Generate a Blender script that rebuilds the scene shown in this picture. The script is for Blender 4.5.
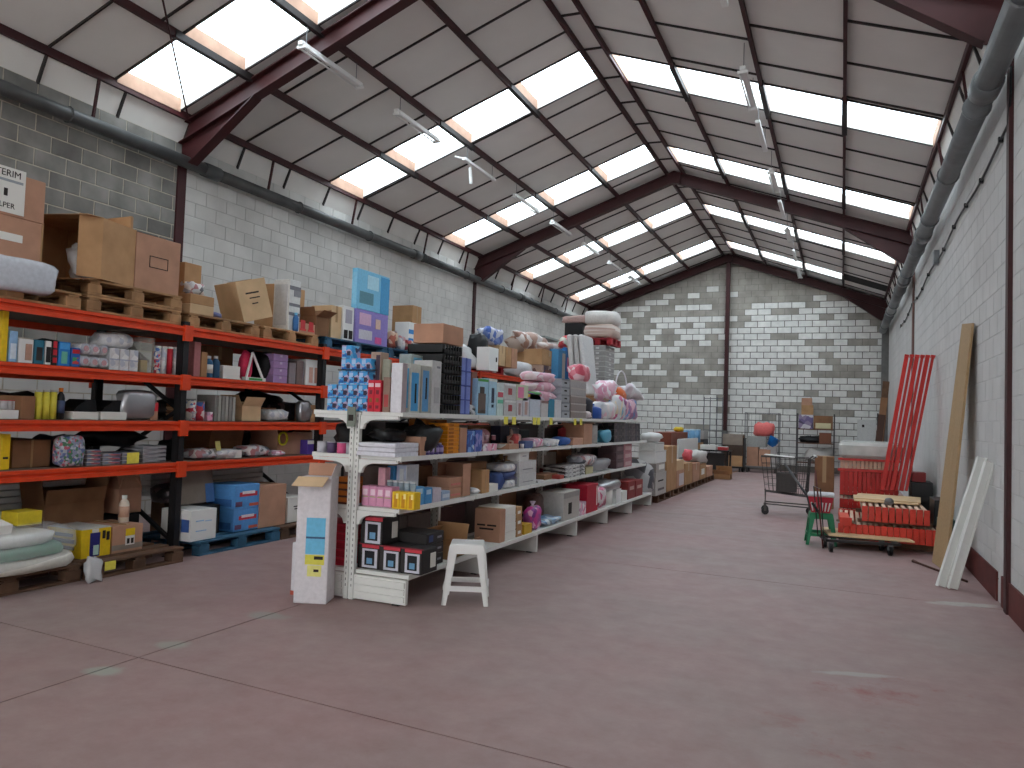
import bpy, math, random
from mathutils import Vector, Matrix, Euler
random.seed(7)
for o in list(bpy.data.objects): bpy.data.objects.remove(o)
SC = bpy.context.scene
COL = SC.collection
PI = math.pi

# ------------------------------------------------------------------ camera
F_PX, CX, CY, EYE = 767.0, 512.0, 384.0, 1.5
def _n(v):
    l = math.sqrt(sum(a*a for a in v)); return [a/l for a in v]
_Y = _n([842-CX, 427-CY, F_PX])
_X = _n([1267+CX, CY-356, -F_PX])
_d = sum(a*b for a, b in zip(_X, _Y)); _X = _n([a-_d*b for a, b in zip(_X, _Y)])
_Z = [_X[1]*_Y[2]-_X[2]*_Y[1], _X[2]*_Y[0]-_X[0]*_Y[2], _X[0]*_Y[1]-_X[1]*_Y[0]]
if _Z[1] > 0: _Z = [-a for a in _Z]
R = [_X, _Y, _Z]                      # world axes seen in (right, down, forward)
cam = bpy.data.cameras.new('camera'); camo = bpy.data.objects.new('camera', cam); COL.objects.link(camo)
cam.sensor_fit = 'HORIZONTAL'; cam.sensor_width = 36.0; cam.lens = F_PX/1024*36.0
cam.clip_start = 0.05; cam.clip_end = 200
camo.matrix_world = Matrix(((R[0][0], -R[0][1], -R[0][2], 0), (R[1][0], -R[1][1], -R[1][2], 0), (R[2][0], -R[2][1], -R[2][2], EYE), (0, 0, 0, 1)))
SC.camera = camo

# ------------------------------------------------------------------ world (even overcast sky) and exposure
W = bpy.data.worlds.new('overcast'); SC.world = W; W.use_nodes = True
bg = W.node_tree.nodes['Background']; bg.inputs[0].default_value = (0.93, 0.97, 1.0, 1); bg.inputs[1].default_value = 6.0
SC.view_settings.view_transform = 'Standard'; SC.view_settings.look = 'None'
SC.view_settings.exposure = 0.42; SC.view_settings.gamma = 1.0; SC.view_settings.use_curve_mapping = False
SC.cycles.max_bounces = 10; SC.cycles.diffuse_bounces = 6; SC.cycles.transparent_max_bounces = 12
SC.cycles.sample_clamp_indirect = 6.0

# survey helpers: from a measurement in the photograph on a known plane to metres
def _lin(i, k, X, Y, z):
    return [(R[a][i]-k*R[a][2]) for a in range(3)]
def Yof(px, X, z):
    a = _lin(0, (px-CX)/F_PX, X, 0, z); return -(a[0]*X+a[2]*(z-EYE))/a[1]
def Xof(px, Y, z):
    a = _lin(0, (px-CX)/F_PX, 0, Y, z); return -(a[1]*Y+a[2]*(z-EYE))/a[0]
def Zof(py, X, Y):
    a = _lin(1, (py-CY)/F_PX, X, Y, 0); return EYE-(a[0]*X+a[1]*Y)/a[2]
def FLOOR(px, py, z=0.0):
    d = [R[a][0]*(px-CX)+R[a][1]*(py-CY)+R[a][2]*F_PX for a in range(3)]; t = (z-EYE)/d[2]
    return d[0]*t, d[1]*t

# ------------------------------------------------------------------ materials
def lin(c):
    if isinstance(c, str):
        c = [int(c[i:i+2], 16)/255 for i in (0, 2, 4)]
    return tuple((v/12.92 if v <= .04045 else ((v+.055)/1.055)**2.4) for v in c)
_M = {}
def mat(key, c, rough=.6, metal=0.0, noise=0.0, scale=8.0, spec=.35, bump=0.0, rand=0.0, c2=None, world=True):
    if key in _M: return _M[key]
    m = bpy.data.materials.new(key); m.use_nodes = True; nt = m.node_tree; b = nt.nodes['Principled BSDF']
    col = lin(c)+(1,)
    b.inputs['Base Color'].default_value = col; b.inputs['Roughness'].default_value = rough; b.inputs['Metallic'].default_value = metal
    b.inputs['Specular IOR Level'].default_value = spec
    last = None
    if noise > 0 or bump > 0:
        tc = nt.nodes.new('ShaderNodeTexCoord'); nz = nt.nodes.new('ShaderNodeTexNoise')
        nz.inputs['Scale'].default_value = scale; nz.inputs['Detail'].default_value = 5
        nt.links.new((nt.nodes.new('ShaderNodeNewGeometry').outputs['Position'] if world else tc.outputs['Object']), nz.inputs['Vector'])
        if noise > 0:
            rp = nt.nodes.new('ShaderNodeValToRGB')
            d = lin(c2)+(1,) if c2 else tuple(v*(1-noise) for v in col[:3])+(1,)
            u = col if c2 else tuple(min(1, v*(1+noise)) for v in col[:3])+(1,)
            rp.color_ramp.elements[0].position = .35; rp.color_ramp.elements[1].position = .65
            rp.color_ramp.elements[0].color = d; rp.color_ramp.elements[1].color = u
            nt.links.new(nz.outputs['Fac'], rp.inputs[0]); last = rp.outputs[0]
        if bump > 0:
            bp = nt.nodes.new('ShaderNodeBump'); bp.inputs['Strength'].default_value = bump; bp.inputs['Distance'].default_value = .01
            nt.links.new(nz.outputs['Fac'], bp.inputs['Height']); nt.links.new(bp.outputs[0], b.inputs['Normal'])
    if rand > 0:
        oi = nt.nodes.new('ShaderNodeObjectInfo'); hs = nt.nodes.new('ShaderNodeHueSaturation')
        mr = nt.nodes.new('ShaderNodeMapRange'); mr.inputs['To Min'].default_value = 1-rand; mr.inputs['To Max'].default_value = 1+rand
        nt.links.new(oi.outputs['Random'], mr.inputs['Value']); nt.links.new(mr.outputs[0], hs.inputs['Value'])
        if last: nt.links.new(last, hs.inputs['Color'])
        else: hs.inputs['Color'].default_value = col
        last = hs.outputs[0]
    if last: nt.links.new(last, b.inputs['Base Color'])
    _M[key] = m; return m
def C(c, rough=.55):                                   # plain printed / painted colour
    return mat('paint_%s_%d' % (c, int(rough*100)), c, rough, noise=.06, scale=30)
def PAT(key, cols, scale=14, rough=.4, stretch=(1, 1, 1)):   # busy printed packaging: patches of ink in a few colours
    if key in _M: return _M[key]
    m = bpy.data.materials.new(key); m.use_nodes = True; nt = m.node_tree; b = nt.nodes['Principled BSDF']; b.inputs['Roughness'].default_value = rough
    tc = nt.nodes.new('ShaderNodeTexCoord'); mp = nt.nodes.new('ShaderNodeMapping'); mp.inputs['Scale'].default_value = stretch
    v = nt.nodes.new('ShaderNodeTexVoronoi'); v.inputs['Scale'].default_value = scale
    sp = nt.nodes.new('ShaderNodeSeparateColor'); rp = nt.nodes.new('ShaderNodeValToRGB'); rp.color_ramp.interpolation = 'CONSTANT'
    els = rp.color_ramp.elements
    while len(els) < len(cols): els.new(.5)
    for i, c in enumerate(cols): els[i].position = i/len(cols); els[i].color = lin(c)+(1,)
    nt.links.new(tc.outputs['Object'], mp.inputs[0]); nt.links.new(mp.outputs[0], v.inputs['Vector'])
    nt.links.new(v.outputs['Color'], sp.inputs[0]); nt.links.new(sp.outputs[0], rp.inputs[0]); nt.links.new(rp.outputs[0], b.inputs['Base Color'])
    _M[key] = m; return m
def film(key, c, alpha=.35, rough=.15):                # thin plastic film
    if key in _M: return _M[key]
    m = mat(key, c, rough, bump=.5, scale=14, spec=.6); b = m.node_tree.nodes['Principled BSDF']; b.inputs['Alpha'].default_value = alpha
    return m
CARD = mat('cardboard', 'b89068', .8, noise=.10, scale=5, bump=.05, rand=.08, c2='a9825c')
CARD_L = mat('cardboard_pale', 'cdae88', .8, noise=.08, scale=5, rand=.06)
CARD_P = mat('cardboard_pinkish', 'b58a72', .8, noise=.10, scale=5, rand=.06)
CARD_D = mat('cardboard_dark', '8a6448', .85, noise=.12, scale=5, rand=.06)
CARD_G = mat('cardboard_grey', '8f8378', .85, noise=.12, scale=5)
TAPE = mat('packing_tape', 'a8845a', .3, spec=.5)
TAPE_W = mat('clear_tape', 'd8cdb8', .25, spec=.5)
WOOD = mat('pallet_wood', 'a07c58', .85, noise=.25, scale=6, rand=.18, bump=.2)
WOOD_D = mat('old_pallet_wood', '5f4636', .9, noise=.25, scale=6, rand=.15, bump=.2)
WOOD_B = mat('blue_pallet_wood', '2f5872', .8, noise=.25, scale=6, rand=.12, bump=.15)
WOOD_R = mat('red_pallet_wood', '9c2f35', .8, noise=.2, scale=6, rand=.12)
PLY = mat('plywood', 'd2b48c', .65, noise=.10, scale=4, bump=.05)
MDF = mat('particle_board', 'a68a66', .75, noise=.08, scale=40, bump=.05)
ORANGE = mat('orange_rack_paint', 'da4622', .45, noise=.08, scale=9)
ORED = mat('orange_red_beam_paint', 'cc3622', .42, noise=.08, scale=9, rand=.06)
RED = mat('bright_red_beam_paint', 'b82620', .45, noise=.08, scale=9, rand=.06)
BLACK = mat('black_rack_paint', '1b1a1c', .5, noise=.2, scale=20)
MAROON = mat('oxide_red_steel', '3a1517', .55, noise=.18, scale=3, bump=.03)
WSTEEL = mat('white_shelf_enamel', 'dfe0dc', .4, noise=.03, scale=6)
GREYPVC = mat('grey_pipe_plastic', '6e7274', .4, noise=.12, scale=4)
DARKPVC = mat('dark_pipe_plastic', '4a4b4b', .45, noise=.2, scale=3)
WPLASTIC = mat('white_plastic', 'e2e2e0', .35)
BPLASTIC = mat('black_plastic', '151517', .4)
CHROME = mat('dull_zinc', '8c8c8c', .4, metal=.8)
GALV = mat('galvanised_wire', '6f7072', .45, metal=.5)
PAPER = mat('white_paper', 'e4e2dc', .8)
FILM = film('clear_film', 'f0f2f4', .30)
FILMD = film('clear_film_dense', 'dfe2e4', .55)
SILVER = mat('silver_foil', 'b5b5b8', .28, metal=.75, bump=.6, scale=18)
YEL = C('e8c31e'); TAGY = C('e6dc5a')

# ------------------------------------------------------------------ mesh builder
class MB:
    def __init__(s): s.v = []; s.f = []
    def quadbox(s, pts):                                # 8 points, bottom ring then top ring
        n = len(s.v); s.v += [tuple(p) for p in pts]
        s.f += [(n+3, n+2, n+1, n), (n+4, n+5, n+6, n+7)]+[(n+i, n+(i+1) % 4, n+4+(i+1) % 4, n+4+i) for i in range(4)]; return s
    def box(s, x0, x1, y0, y1, z0, z1):
        return s.quadbox([(x0, y0, z0), (x1, y0, z0), (x1, y1, z0), (x0, y1, z0), (x0, y0, z1), (x1, y0, z1), (x1, y1, z1), (x0, y1, z1)])
    def cbox(s, x0, x1, y0, y1, z0, z1, c=.004):        # chamfered box
        c = min(c, (x1-x0)*.3, (y1-y0)*.3, (z1-z0)*.3)
        n = len(s.v); idx = {}
        X = (x0, x1); Y = (y0, y1); Z = (z0, z1); sg = (1, -1)
        for i in (0, 1):
            for j in (0, 1):
                for k in (0, 1):
                    for a in range(3):
                        p = [X[i]+sg[i]*c, Y[j]+sg[j]*c, Z[k]+sg[k]*c]; p[a] = (X[i], Y[j], Z[k])[a]
                        idx[i, j, k, a] = len(s.v); s.v.append(tuple(p))
        F = []
        for a in range(3):
            o = [b for b in range(3) if b != a]
            for e in (0, 1):
                q = []
                for u, w in ((0, 0), (1, 0), (1, 1), (0, 1)):
                    t = [0, 0, 0]; t[a] = e; t[o[0]] = u; t[o[1]] = w; q.append(idx[t[0], t[1], t[2], a])
                F.append((q, a, e))
        for q, a, e in F:
            flip = (e == 0) ^ (a == 1)
            s.f.append(tuple(reversed(q)) if flip else tuple(q))
        for a in range(3):                              # edges running along axis a
            o = [b for b in range(3) if b != a]
            for u in (0, 1):
                for w in (0, 1):
                    t0 = [0, 0, 0]; t0[o[0]] = u; t0[o[1]] = w; t1 = list(t0); t1[a] = 1
                    q = [idx[tuple(t0)+(o[0],)], idx[tuple(t1)+(o[0],)], idx[tuple(t1)+(o[1],)], idx[tuple(t0)+(o[1],)]]
                    s.f.append(tuple(q))
        for i in (0, 1):
            for j in (0, 1):
                for k in (0, 1):
                    s.f.append((idx[i, j, k, 0], idx[i, j, k, 1], idx[i, j, k, 2]))
        return s
    def tube(s, pts, r, seg=8, caps=True):
        pts = [Vector(p) for p in pts]; rr = r if isinstance(r, (list, tuple)) else [r]*len(pts); n0 = len(s.v)
        ref = None
        for i, p in enumerate(pts):
            t = (pts[min(i+1, len(pts)-1)]-pts[max(i-1, 0)])
            if t.length < 1e-9: t = Vector((0, 0, 1))
            t.normalize()
            if ref is None: ref = Vector((0, 0, 1)) if abs(t.z) < .9 else Vector((1, 0, 0))
            a = t.cross(ref)
            if a.length < 1e-6: a = t.cross(Vector((0, 1, 0)))
            a.normalize(); b = t.cross(a); ref = b.cross(t) if False else ref
            for k in range(seg):
                an = 2*PI*k/seg; s.v.append(tuple(p+(a*math.cos(an)+b*math.sin(an))*rr[i]))
        for i in range(len(pts)-1):
            for k in range(seg):
                A = n0+i*seg; B = A+seg; s.f.append((A+k, A+(k+1) % seg, B+(k+1) % seg, B+k))
        if caps:
            s.f.append(tuple(range(n0+seg-1, n0-1, -1))); e = n0+(len(pts)-1)*seg; s.f.append(tuple(range(e, e+seg)))
        return s
    def bar(s, p, q, w, h, up=(0, 0, 1)):               # rectangular bar from p to q
        p = Vector(p); q = Vector(q); t = (q-p).normalized(); u = Vector(up); a = t.cross(u)
        if a.length < 1e-6: a = t.cross(Vector((0, 1, 0)))
        a.normalize(); b = a.cross(t); a *= w/2; b *= h/2
        return s.quadbox([p-a-b, p+a-b, q+a-b, q-a-b, p-a+b, p+a+b, q+a+b, q-a+b])
    def lathe(s, prof, seg=14, c=(0, 0, 0)):
        n0 = len(s.v)
        for r, z in prof:
            for k in range(seg):
                an = 2*PI*k/seg; s.v.append((c[0]+r*math.cos(an), c[1]+r*math.sin(an), c[2]+z))
        for i in range(len(prof)-1):
            for k in range(seg):
                A = n0+i*seg; B = A+seg; s.f.append((A+k, A+(k+1) % seg, B+(k+1) % seg, B+k))
        s.f.append(tuple(range(n0+seg-1, n0-1, -1))); e = n0+(len(prof)-1)*seg; s.f.append(tuple(range(e, e+seg))); return s
    def prism(s, poly, y0, y1, axis='y'):               # polygon (a,b) extruded along an axis
        n = len(s.v); k = len(poly)
        for y in (y0, y1):
            for a, b in poly: s.v.append((a, y, b) if axis == 'y' else ((y, a, b) if axis == 'x' else (a, b, y)))
        s.f.append(tuple(range(n, n+k))); s.f.append(tuple(range(n+2*k-1, n+k-1, -1)))
        for i in range(k): s.f.append((n+i, n+k+i, n+k+(i+1) % k, n+(i+1) % k))
        return s
    def blob(s, w, d, h, rnd=0, lump=.12, e=.55, nu=14, nv=8, c=(0, 0, 0)):   # lumpy pouch resting on its base
        g = random.Random(rnd); ph = [(g.uniform(0, 6.3), g.uniform(0, 6.3), g.uniform(2, 6), g.uniform(2, 6)) for _ in range(4)]
        n0 = len(s.v); P = lambda x, p: math.copysign(abs(x)**p, x)
        for j in range(nv+1):
            th = -PI/2+PI*j/nv
            for i in range(nu):
                a = 2*PI*i/nu; cx = P(math.cos(th), e); x = P(math.cos(a), e)*cx; y = P(math.sin(a), e)*cx; z = P(math.sin(th), e)
                q = 1+lump*sum(math.sin(A*x+B+D*z)*math.sin(D*y+E_) for B, E_, A, D in ph)/2
                s.v.append((c[0]+x*q*w/2, c[1]+y*q*d/2, c[2]+max(0, (z*q+1)*h/2)))
        for j in range(nv):
            for i in range(nu):
                A = n0+j*nu; B = A+nu; s.f.append((A+i, A+(i+1) % nu, B+(i+1) % nu, B+i))
        return s
    def mesh(s, name):
        me = bpy.data.meshes.new(name); me.from_pydata(s.v, [], s.f); me.update()
        return me
    def build(s, name, m, parent=None, smooth=False, loc=None, rot=None):
        me = s.mesh(name); me.materials.append(m)
        import bmesh as _b
        bm = _b.new(); bm.from_mesh(me); _b.ops.recalc_face_normals(bm, faces=bm.faces); bm.to_mesh(me); bm.free()
        if smooth:
            for p in me.polygons: p.use_smooth = True
        return put(name, me, parent, loc, rot)
def put(name, me, parent=None, loc=None, rot=None):
    o = bpy.data.objects.new(name, me); COL.objects.link(o)
    if parent is not None: o.parent = parent
    if loc is not None: o.location = loc
    if rot is not None: o.rotation_euler = rot
    return o
def tag(o, label=None, cat=None, group=None, kind=None):
    if label: o['label'] = label
    if cat: o['category'] = cat; o['kind'] = 'thing'
    if group: o['group'] = group
    if kind: o['kind'] = kind
    return o
def thing(name, label, cat, loc=(0, 0, 0), rot=(0, 0, 0), group=None):
    o = bpy.data.objects.new(name, None); COL.objects.link(o); o.empty_display_size = .1
    o.location = loc; o.rotation_euler = rot; return tag(o, label, cat, group)
def copy_tree(o, parent=None):
    c = o.copy(); COL.objects.link(c); c.parent = parent
    for ch in o.children: copy_tree(ch, c)
    return c
def words(name, txt, size, m, parent, loc, rot, extrude=.0008):
    cu = bpy.data.curves.new(name, 'FONT'); cu.body = txt; cu.size = size; cu.align_x = 'CENTER'; cu.align_y = 'CENTER'; cu.extrude = extrude
    t = bpy.data.objects.new('t', cu); COL.objects.link(t)
    dg = bpy.context.evaluated_depsgraph_get(); me = bpy.data.meshes.new_from_object(t.evaluated_get(dg))
    bpy.data.objects.remove(t); me.name = name; me.materials.clear(); me.materials.append(m)
    return put(name, me, parent, loc, rot)

# ================================================================== THE HALL
XL, XR, YB, YN = -8.6, 1.3, 26.6, -9.0
RX, ZR, SL = -3.6, 7.175, .355
def P(x): return ZR-SL*abs(x-RX)
FRAMES = [7.95, 17.3, 26.42]
LO = [.17, 1.33, 2.58, 3.73, 4.84]; RO = [.20, 1.20, 2.47, 3.57, 4.77]
SKY = [6.66, 11.04, 15.32, 19.78, 24.08]; SKW = 1.04; SKYR = [s_+.24 for s_ in SKY]
WT = 5.17

# ---- floor: slabs with sawn joints
def floor_mat():
    m = bpy.data.materials.new('worn_red_concrete'); m.use_nodes = True; nt = m.node_tree; b = nt.nodes['Principled BSDF']; L = nt.links.new
    tc = nt.nodes.new('ShaderNodeTexCoord')
    def nz(s, d=6, r=.6):
        n = nt.nodes.new('ShaderNodeTexNoise'); n.inputs['Scale'].default_value = s; n.inputs['Detail'].default_value = d; n.inputs['Roughness'].default_value = r; L(tc.outputs['Object'], n.inputs['Vector']); return n
    def ramp(src, a, ca, bb, cb):
        r = nt.nodes.new('ShaderNodeValToRGB'); r.color_ramp.elements[0].position = a; r.color_ramp.elements[1].position = bb
        r.color_ramp.elements[0].color = lin(ca)+(1,); r.color_ramp.elements[1].color = lin(cb)+(1,); L(src, r.inputs[0]); return r.outputs[0]
    def mix(fac, a, bb):
        x = nt.nodes.new('ShaderNodeMix'); x.data_type = 'RGBA'; L(fac, x.inputs[0]); L(a, x.inputs[6])
        if isinstance(bb, str): x.inputs[7].default_value = lin(bb)+(1,)
        else: L(bb, x.inputs[7])
        return x.outputs[2]
    base = ramp(nz(.45).outputs['Fac'], .34, 'a07c7a', .66, '8f827d')
    fine = ramp(nz(5, 8, .7).outputs['Fac'], .3, '86696a', .75, 'aa9794')
    x = nt.nodes.new('ShaderNodeMix'); x.data_type = 'RGBA'; x.inputs[0].default_value = .45; L(base, x.inputs[6]); L(fine, x.inputs[7]); col = x.outputs[2]
    def spot(cx, cy, rx, ry, rot=0):
        mp = nt.nodes.new('ShaderNodeMapping'); mp.vector_type = 'TEXTURE'; mp.inputs['Location'].default_value = (cx, cy, 0); mp.inputs['Rotation'].default_value = (0, 0, rot); mp.inputs['Scale'].default_value = (rx, ry, 1)
        L(tc.outputs['Object'], mp.inputs[0]); g = nt.nodes.new('ShaderNodeVectorMath'); g.operation = 'LENGTH'; L(mp.outputs[0], g.inputs[0])
        n = nz(9, 4); s = nt.nodes.new('ShaderNodeMath'); s.operation = 'MULTIPLY_ADD'; s.inputs[1].default_value = .9; L(n.outputs['Fac'], s.inputs[0]); L(g.outputs['Value'], s.inputs[2])
        r = nt.nodes.new('ShaderNodeMapRange'); r.inputs['From Min'].default_value = 1.45; r.inputs['From Max'].default_value = 1.0; L(s.outputs[0], r.inputs['Value']); return r.outputs[0]
    for cx, cy, rx, ry, rot, c in ((-3.77, 3.11, .13, .10, .2, '9c9c94'), (-3.82, 3.64, .13, .10, 0, '9a968f'), (-3.80, 4.47, .2, .12, .1, '958f8a'), (1.0, 7.75, .35, .10, .3, 'b0aba6'), (.1, 5.2, .3, .05, .3, 'a39a97')):
        col = mix(spot(cx, cy, rx, ry, rot), col, c)
    st = nz(1.6, 7, .75); msk = ramp(st.outputs['Fac'], .55, '000000', .72, 'ffffff')
    for cx, cy, rx, ry in ((.55, 3.9, 1.1, .9), (.35, 5.0, .9, .35), (-3.4, 15.0, .6, 4.5), (-4.4, 6.1, .5, 1.2)):
        sp = spot(cx, cy, rx, ry); mm = nt.nodes.new('ShaderNodeMath'); mm.operation = 'MULTIPLY'; L(sp, mm.inputs[0]); L(msk, mm.inputs[1]); col = mix(mm.outputs[0], col, '8f4a4c')
    L(col, b.inputs['Base Color'])
    rr = nt.nodes.new('ShaderNodeMapRange'); rr.inputs['To Min'].default_value = .38; rr.inputs['To Max'].default_value = .68; L(nz(2.2).outputs['Fac'], rr.inputs['Value']); L(rr.outputs[0], b.inputs['Roughness'])
    b.inputs['Specular IOR Level'].default_value = .4
    bp = nt.nodes.new('ShaderNodeBump'); bp.inputs['Strength'].default_value = .08; bp.inputs['Distance'].default_value = .01; L(nz(30, 4).outputs['Fac'], bp.inputs['Height']); L(bp.outputs[0], b.inputs['Normal'])
    return m
FLM = floor_mat()
fl = MB().box(XL-.3, XR+.3, YN-.3, YB+.3, -.25, -.012).build('floor', mat('joint_dirt', '2e2826', .9), None); tag(fl, kind='structure')
jx = [XL-.3, -3.80, XR+.3]; jy = [YN-.3, -1.3, 3.37, 7.95, 12.6, 17.25, 21.9, YB+.3]
for i in range(2):
    for j in range(len(jy)-1):
        g = .006
        def yl(x, j): return jy[j]+(-.06*(x+3.8) if jy[j] == 3.37 else (-.05*(x+3.8) if jy[j] == 7.95 else 0))
        a, b_ = jx[i]+g, jx[i+1]-g
        MB().quadbox([(a, yl(a, j)+g, -.1), (b_, yl(b_, j)+g, -.1), (b_, yl(b_, j+1)-g, -.1), (a, yl(a, j+1)-g, -.1), (a, yl(a, j)+g, 0), (b_, yl(b_, j)+g, 0), (b_, yl(b_, j+1)-g, 0), (a, yl(a, j+1)-g, 0)]).build('floor_slab', FLM, fl)

# ---- walls of concrete blocks
MORT_G = mat('grey_mortar', 'b3ac9c', .95, noise=.15, scale=10)
BLK_G = mat('grey_block', '7c7a76', .95, noise=.28, scale=2.2, bump=.3, rand=.2)
BLK_W = mat('whitewashed_block', 'c6c5c1', .92, noise=.11, scale=1.6, bump=.2, rand=.07)
MORT_W = mat('whitewashed_mortar', 'b4b3af', .95, noise=.15, scale=4)
BLK_R = mat('white_painted_block', 'c6c5c3', .85, noise=.06, scale=1.2, bump=.12, rand=.03)
MORT_R = mat('white_painted_mortar', 'c2c1bf', .9, noise=.08, scale=4)
BLK_BW = mat('white_gable_block', 'dad9d5', .9, noise=.08, scale=5, bump=.2, rand=.05)
BLK_BG = mat('bare_gable_block', '9a958d', .95, noise=.18, scale=2.5, bump=.3)
MORT_B = mat('gable_mortar', '6c6761', .95, noise=.2, scale=6)

def side_wall(name, x, sgn, bays, seen_z, limit):
    """sgn +1: the inner face looks towards +X. bays = (y0, y1, block material, mortar material)."""
    root = None
    for y0, y1, bm_, mm in bays:
        b = MB().box(min(x, x-sgn*.25), max(x, x-sgn*.25), y0, y1, -.02, WT).build(name if root is None else 'mortar_bed', mm, root)
        if root is None: root = tag(b, kind='structure')
    cand = []; 
    for y0, y1, bm_, mm in bays:
        k = 0; z = 0.0; gp = .008 if bm_.name == 'grey_block' else .005
        while z < WT-.05:
            y = y0-(.2 if k % 2 else 0)
            while y < y1-.02:
                a, c = max(y, y0)+gp, min(y+.4, y1)-gp
                if c-a > .05: cand.append((a, c, z+gp, min(z+.2, WT)-gp, BLK_W if (bm_ is BLK_G and z < 2.15) else bm_))
                y += .4
            z += .2; k += 1
    vis = [q for q in cand if q[1] > seen_z[1] and q[2] >= seen_z[0] and q[0] < seen_z[2] and q[1]-q[0] > .38 and q[3]-q[2] > .18]
    vis.sort(key=lambda q: q[0]); vis = set(vis[:limit])
    shared = {}
    rest = {}
    d = .006 if sgn > 0 else .0035
    for q in cand:
        a, c, z0, z1, m_ = q
        if q in vis:
            if m_.name not in shared:
                g_ = (c-a)/2; me = MB().cbox(-d, d, -g_, g_, -(z1-z0)/2, (z1-z0)/2, .003).mesh('block'); me.materials.append(m_); shared[m_.name] = me
            put('block', shared[m_.name], root, (x, (a+c)/2, (z0+z1)/2))
        else:
            rest.setdefault(m_.name, (m_, MB()))[1].box(x-d, x+d, a, c, z0, z1)
    for nme, (m_, b) in rest.items(): tag(b.build('far_blocks', m_, root), kind='stuff')
    return root
wl = side_wall('wall_left', XL, 1, [(3.2, 8.0, BLK_G, MORT_G), (8.0, YB, BLK_W, MORT_W)], (2.4, 3.6, 16.0), 295)
wr = side_wall('wall_right', XR, -1, [(5.0, YB, BLK_R, MORT_R)], (.35, 5.4, 13.5), 295)
# hall behind the viewer: plain walls and front wall with the open loading door
wn = MB().box(XL-.25, XL, YN, 3.2, -.02, WT).box(XR, XR+.25, YN, 5.0, -.02, WT).build('wall_front', BLK_W); tag(wn, kind='structure')
MB().prism([(XL, -.02), (-6.1, -.02), (-6.1, 4.4), (-1.1, 4.4), (-1.1, -.02), (XR, -.02), (XR, WT), (RX, ZR+.1), (XL, WT)], YN-.25, YN, 'y').build('front_gable', BLK_W, wn)

# back gable wall
GS = 26.6/24.5
SPANS = {0: [[-3.98, -3.51]], 1: [[-5.34, -4.99], [-4.57, -4.22], [-3.34, -3.23]], 2: [[-5.96, -5.21], [-0.94, -0.58]], 3: [[-7.2, -5.81], [-5.0, -3.85], [-2.43, -0.91], [-0.46, 0.34]],
 4: [[-7.06, -6.8], [-6.38, -6.02], [-3.63, -3.51], [-3.38, -3.13], [-2.67, -1.94], [-1.09, 0.56]], 5: [[-6.93, -6.6], [-5.78, -3.5], [-3.24, -2.86], [-2.46, -0.53], [-0.1, 0.18], [0.43, 0.63]],
 6: [[-7.05, -6.42], [-5.61, -4.86], [-4.42, -4.06], [-2.65, 0.67]], 7: [[-5.76, -5.41], [-4.99, 1.08]], 8: [[-7.04, -6.38], [-5.96, -5.6], [-4.79, -4.03], [-3.62, -2.24], [-1.41, 1.09]],
 9: [[-6.93, -6.21], [-5.78, -5.42], [-5.01, -4.65], [-4.22, -3.85], [-3.38, -2.42], [-2.02, -0.88], [-0.44, -0.09], [0.75, 1.09]], 10: [[-7.08, -6.78], [-6.37, -4.85], [-3.63, -3.5], [-3.01, -0.67], [-0.26, 1.09]],
 11: [[-7.08, -6.6], [-6.19, -5.44], [-3.37, -0.68], [-0.25, 1.07]], 12: [[-7.1, -6.79], [-6.36, -6.01], [-4.8, -4.05], [-3.64, -0.51], [-0.09, 1.05]], 13: [[-6.58, -6.23], [-5.79, -5.45], [-3.39, -1.9], [-1.05, -0.29], [0.52, 0.87]],
 14: [[-7.09, -6.82], [-6.39, -5.27], [-4.83, -4.48], [-4.04, -3.26], [-2.04, -0.88], [0.71, 1.07]], 15: [[-4.63, -4.26], [-3.38, 1.07]], 16: [[-6.4, -6.05], [-5.23, -4.88], [-3.38, 1.08]],
 17: [[-6.2, -5.84], [-5.42, -5.05], [-3.84, -3.49], [-3.37, -1.09], [-0.68, 0.06], [0.47, 0.83]], 18: [[-8.35, -3.5], [-3.37, -0.51], [-0.07, 1.08]], 19: [[-8.35, -3.5], [-3.37, -1.88], [-0.28, 1.08]],
 20: [[-8.35, -3.5], [-3.36, -1.27], [0.3, 1.09]], 21: [[-8.35, -3.5], [-3.36, -2.27], [-1.85, 1.09]], 22: [[-8.35, 1.3]], 23: [[-6.47, -4.65], [-3.97, 1.3]]}
wb = MB().prism([(XL, -.02), (XR, -.02), (XR, P(XR)+.1), (RX, ZR+.1), (XL, P(XL)+.1)], YB, YB+.25, 'y').build('wall_back', MORT_B); tag(wb, kind='structure')
HP = .2063; wbr = []; grey = MB(); whites = MB()
for k in range(-3, 31):
    zc = 6.06-HP*k
    if zc < .08: break
    half = (.213 if k % 2 else 0)
    x = XL-half
    while x < XR-.03:
        a, c = max(x, XL)+.006, min(x+.426, XR)-.006; x += .426
        if c-a < .08 or zc+.1 > P((a+c)/2)+.05: continue
        mid = (a+c)/2
        sp = SPANS.get(k, [[-8.35, 1.3]] if k > 23 else [])
        w = any(s0*GS-.02 <= mid <= s1*GS+.02 for s0, s1 in sp)
        if mid > 1.0 and k < 24 and zc > 4.3: w = False
        if w and c-a > .4: wbr.append((mid, zc))
        elif w: whites.box(a, c, YB-.012, YB+.02, zc-HP/2+.011, zc+HP/2-.011)
        else: grey.box(a, c, YB-.010, YB+.02, zc-HP/2+.004, zc+HP/2-.004)
bme = MB().cbox(-.202, .202, -.012, .02, -HP/2+.011, HP/2-.011, .004).mesh('block'); bme.materials.append(BLK_BW)
wbr.sort(key=lambda q: (q[1] < 1.0, abs(q[0]+2)))
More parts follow.
